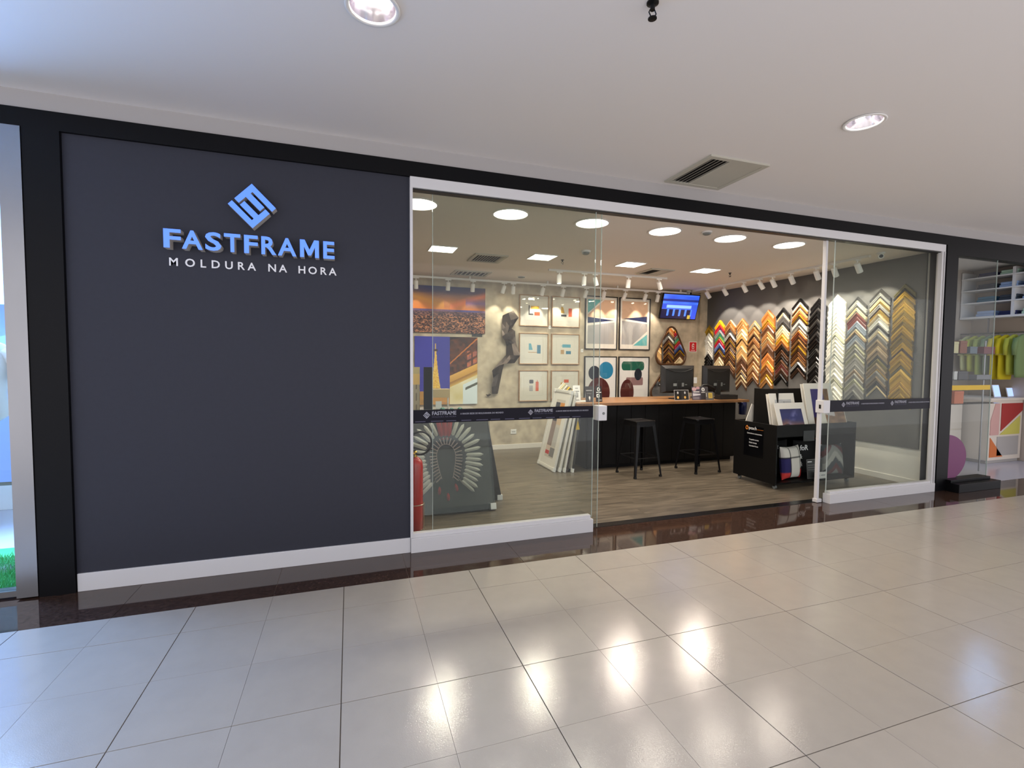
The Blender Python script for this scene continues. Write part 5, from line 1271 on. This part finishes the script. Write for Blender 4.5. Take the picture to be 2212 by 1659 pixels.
obj('rim', lathe(B(), [(0.11, 0), (0.12, -0.004), (0.11, -0.012), (0.10, -0.012), (0.10, 0)], 28), m_['lamp_white'], nl); M('cool_light', (240, 245, 255), .4, emit=(.16, .42, 1.0), es=6.0); obj('diffuser', lathe(B(), [(0, -.012), (.10, -.009)], 28), m_['cool_light'], nl)
area_light('lamp_light', nl, (0, 0, -0.02), 0.2, 9, (0.30, 0.56, 1.0))

# ================================================================== LEFT NEIGHBOUR SHOP
struct('floor', box(-9, -1.975, 4.06, 6.5, -0.08, -0.002), m_['nb_floor'], 'pale floor inside the left neighbour shop')
struct('wall_back', box(-9, -1.86, 6.4, 6.5, 0, ZM), m_['white_paint'], 'white back wall of the left neighbour shop')
struct('ceiling', box(-9, -1.86, 4.12, 6.5, 3.2, 3.3), m_['white_paint'], 'white ceiling inside the left neighbour shop')
w4 = thing('window_4', 'shop window of the left neighbour shop', None, (-2.085, 4.03, 0), kind='structure')
pane(w4, -5.0, 0.0, 0.05, 3.066, 0.0)
obj('sill_bar', box(-5.0, 0.0, -0.03, 0.05, 0.012, 0.05), m_['steel'], w4)
lb = thing('light_box', 'tall blue glowing light box in the left neighbour window', 'light box', (-3.4, 4.75, 0.60))
obj('case', box(-1.30, 1.20, 0.005, 0.12, 0, 2.3, 0.004), m_['plastic_grey'], lb)
obj('lit_panel', box(-1.27, 1.17, 0.0, 0.004, 1.40, 2.27), m_['lightbox'], lb)
M('lightbox_low', (60, 90, 150), .4, emit=(.10, .18, .42), es=BLUE*0.25); obj('printed_panel', box(-1.27, 1.17, 0.0, 0.004, 0.03, 1.40), m_['lightbox_low'], lb)
area_light('panel_glow', lb, (0.2, -0.02, 0.95), 1.5, 480.0*BLUE/6, (0.26, 0.48, 1.0), (-PI/2+0.62, 0, 0.25), 'SQUARE')
tr = tag(obj('artificial_turf', box(-7.0, -2.0, 4.09, 5.0, 0.0, 0.03), m_['turf']), 'bright green artificial turf in the left neighbour window', 'turf', None, 'stuff')
rnd = random.Random(3); vs_, fs = [], []
for i in range(9000):
    x, y = rnd.uniform(-3.2, -2.0), rnd.uniform(4.09, 4.75); a = rnd.uniform(0, 2*PI); h = rnd.uniform(0.025, 0.06)
    b0 = len(vs_); dx, dy = 0.003*math.cos(a), 0.003*math.sin(a); lx, ly = rnd.uniform(-.03, .03), rnd.uniform(-.03, .03)
    vs_ += [(x-dx, y-dy, 0.029), (x+dx, y+dy, 0.029), (x+lx, y+ly, 0.03+h)]; fs.append((b0, b0+1, b0+2))
me = bpy.data.meshes.new('blades'); me.from_pydata(vs_, [], fs); o = obj('blades', me, m_['turf_blade'], tr); o['kind'] = 'stuff'
mb = thing('display_bust', 'white shirt on a display bust in the left neighbour window', 'bust', (-2.50, 4.45, 0.03))
obj('pole', cyl(B(), (0, 0, 0.02), (0, 0, 1.15), 0.016, n=10), m_['steel'], mb); obj('foot', lathe(B(), [(0, 0), (.14, 0), (.14, .012), (0, .02)], 24), m_['steel'], mb)
b = B(); V = []
for (z, wx, wy) in ((1.10, .10, .08), (1.15, .165, .115), (1.30, .15, .11), (1.45, .175, .12), (1.58, .19, .115), (1.66, .15, .085), (1.70, .06, .06), (1.76, .055, .055)): V.append([b.verts.new((wx*math.cos(2*PI*i/20), wy*math.sin(2*PI*i/20), z)) for i in range(20)])
for A, Bv in zip(V, V[1:]):
    for i in range(20): b.faces.new((A[i], A[(i+1) % 20], Bv[(i+1) % 20], Bv[i]))
b.faces.new(V[0]); b.faces.new(V[-1]); obj('shirt_body', b, m_['plastic_white'], mb, smooth=True)
for s in (-1, 1): obj('sleeve', tube(B(), [(s*0.17, 0, 1.62), (s*0.24, 0, 1.52), (s*0.27, -0.01, 1.40)], [.06, .062, .06], 12), m_['plastic_white'], mb, smooth=True)
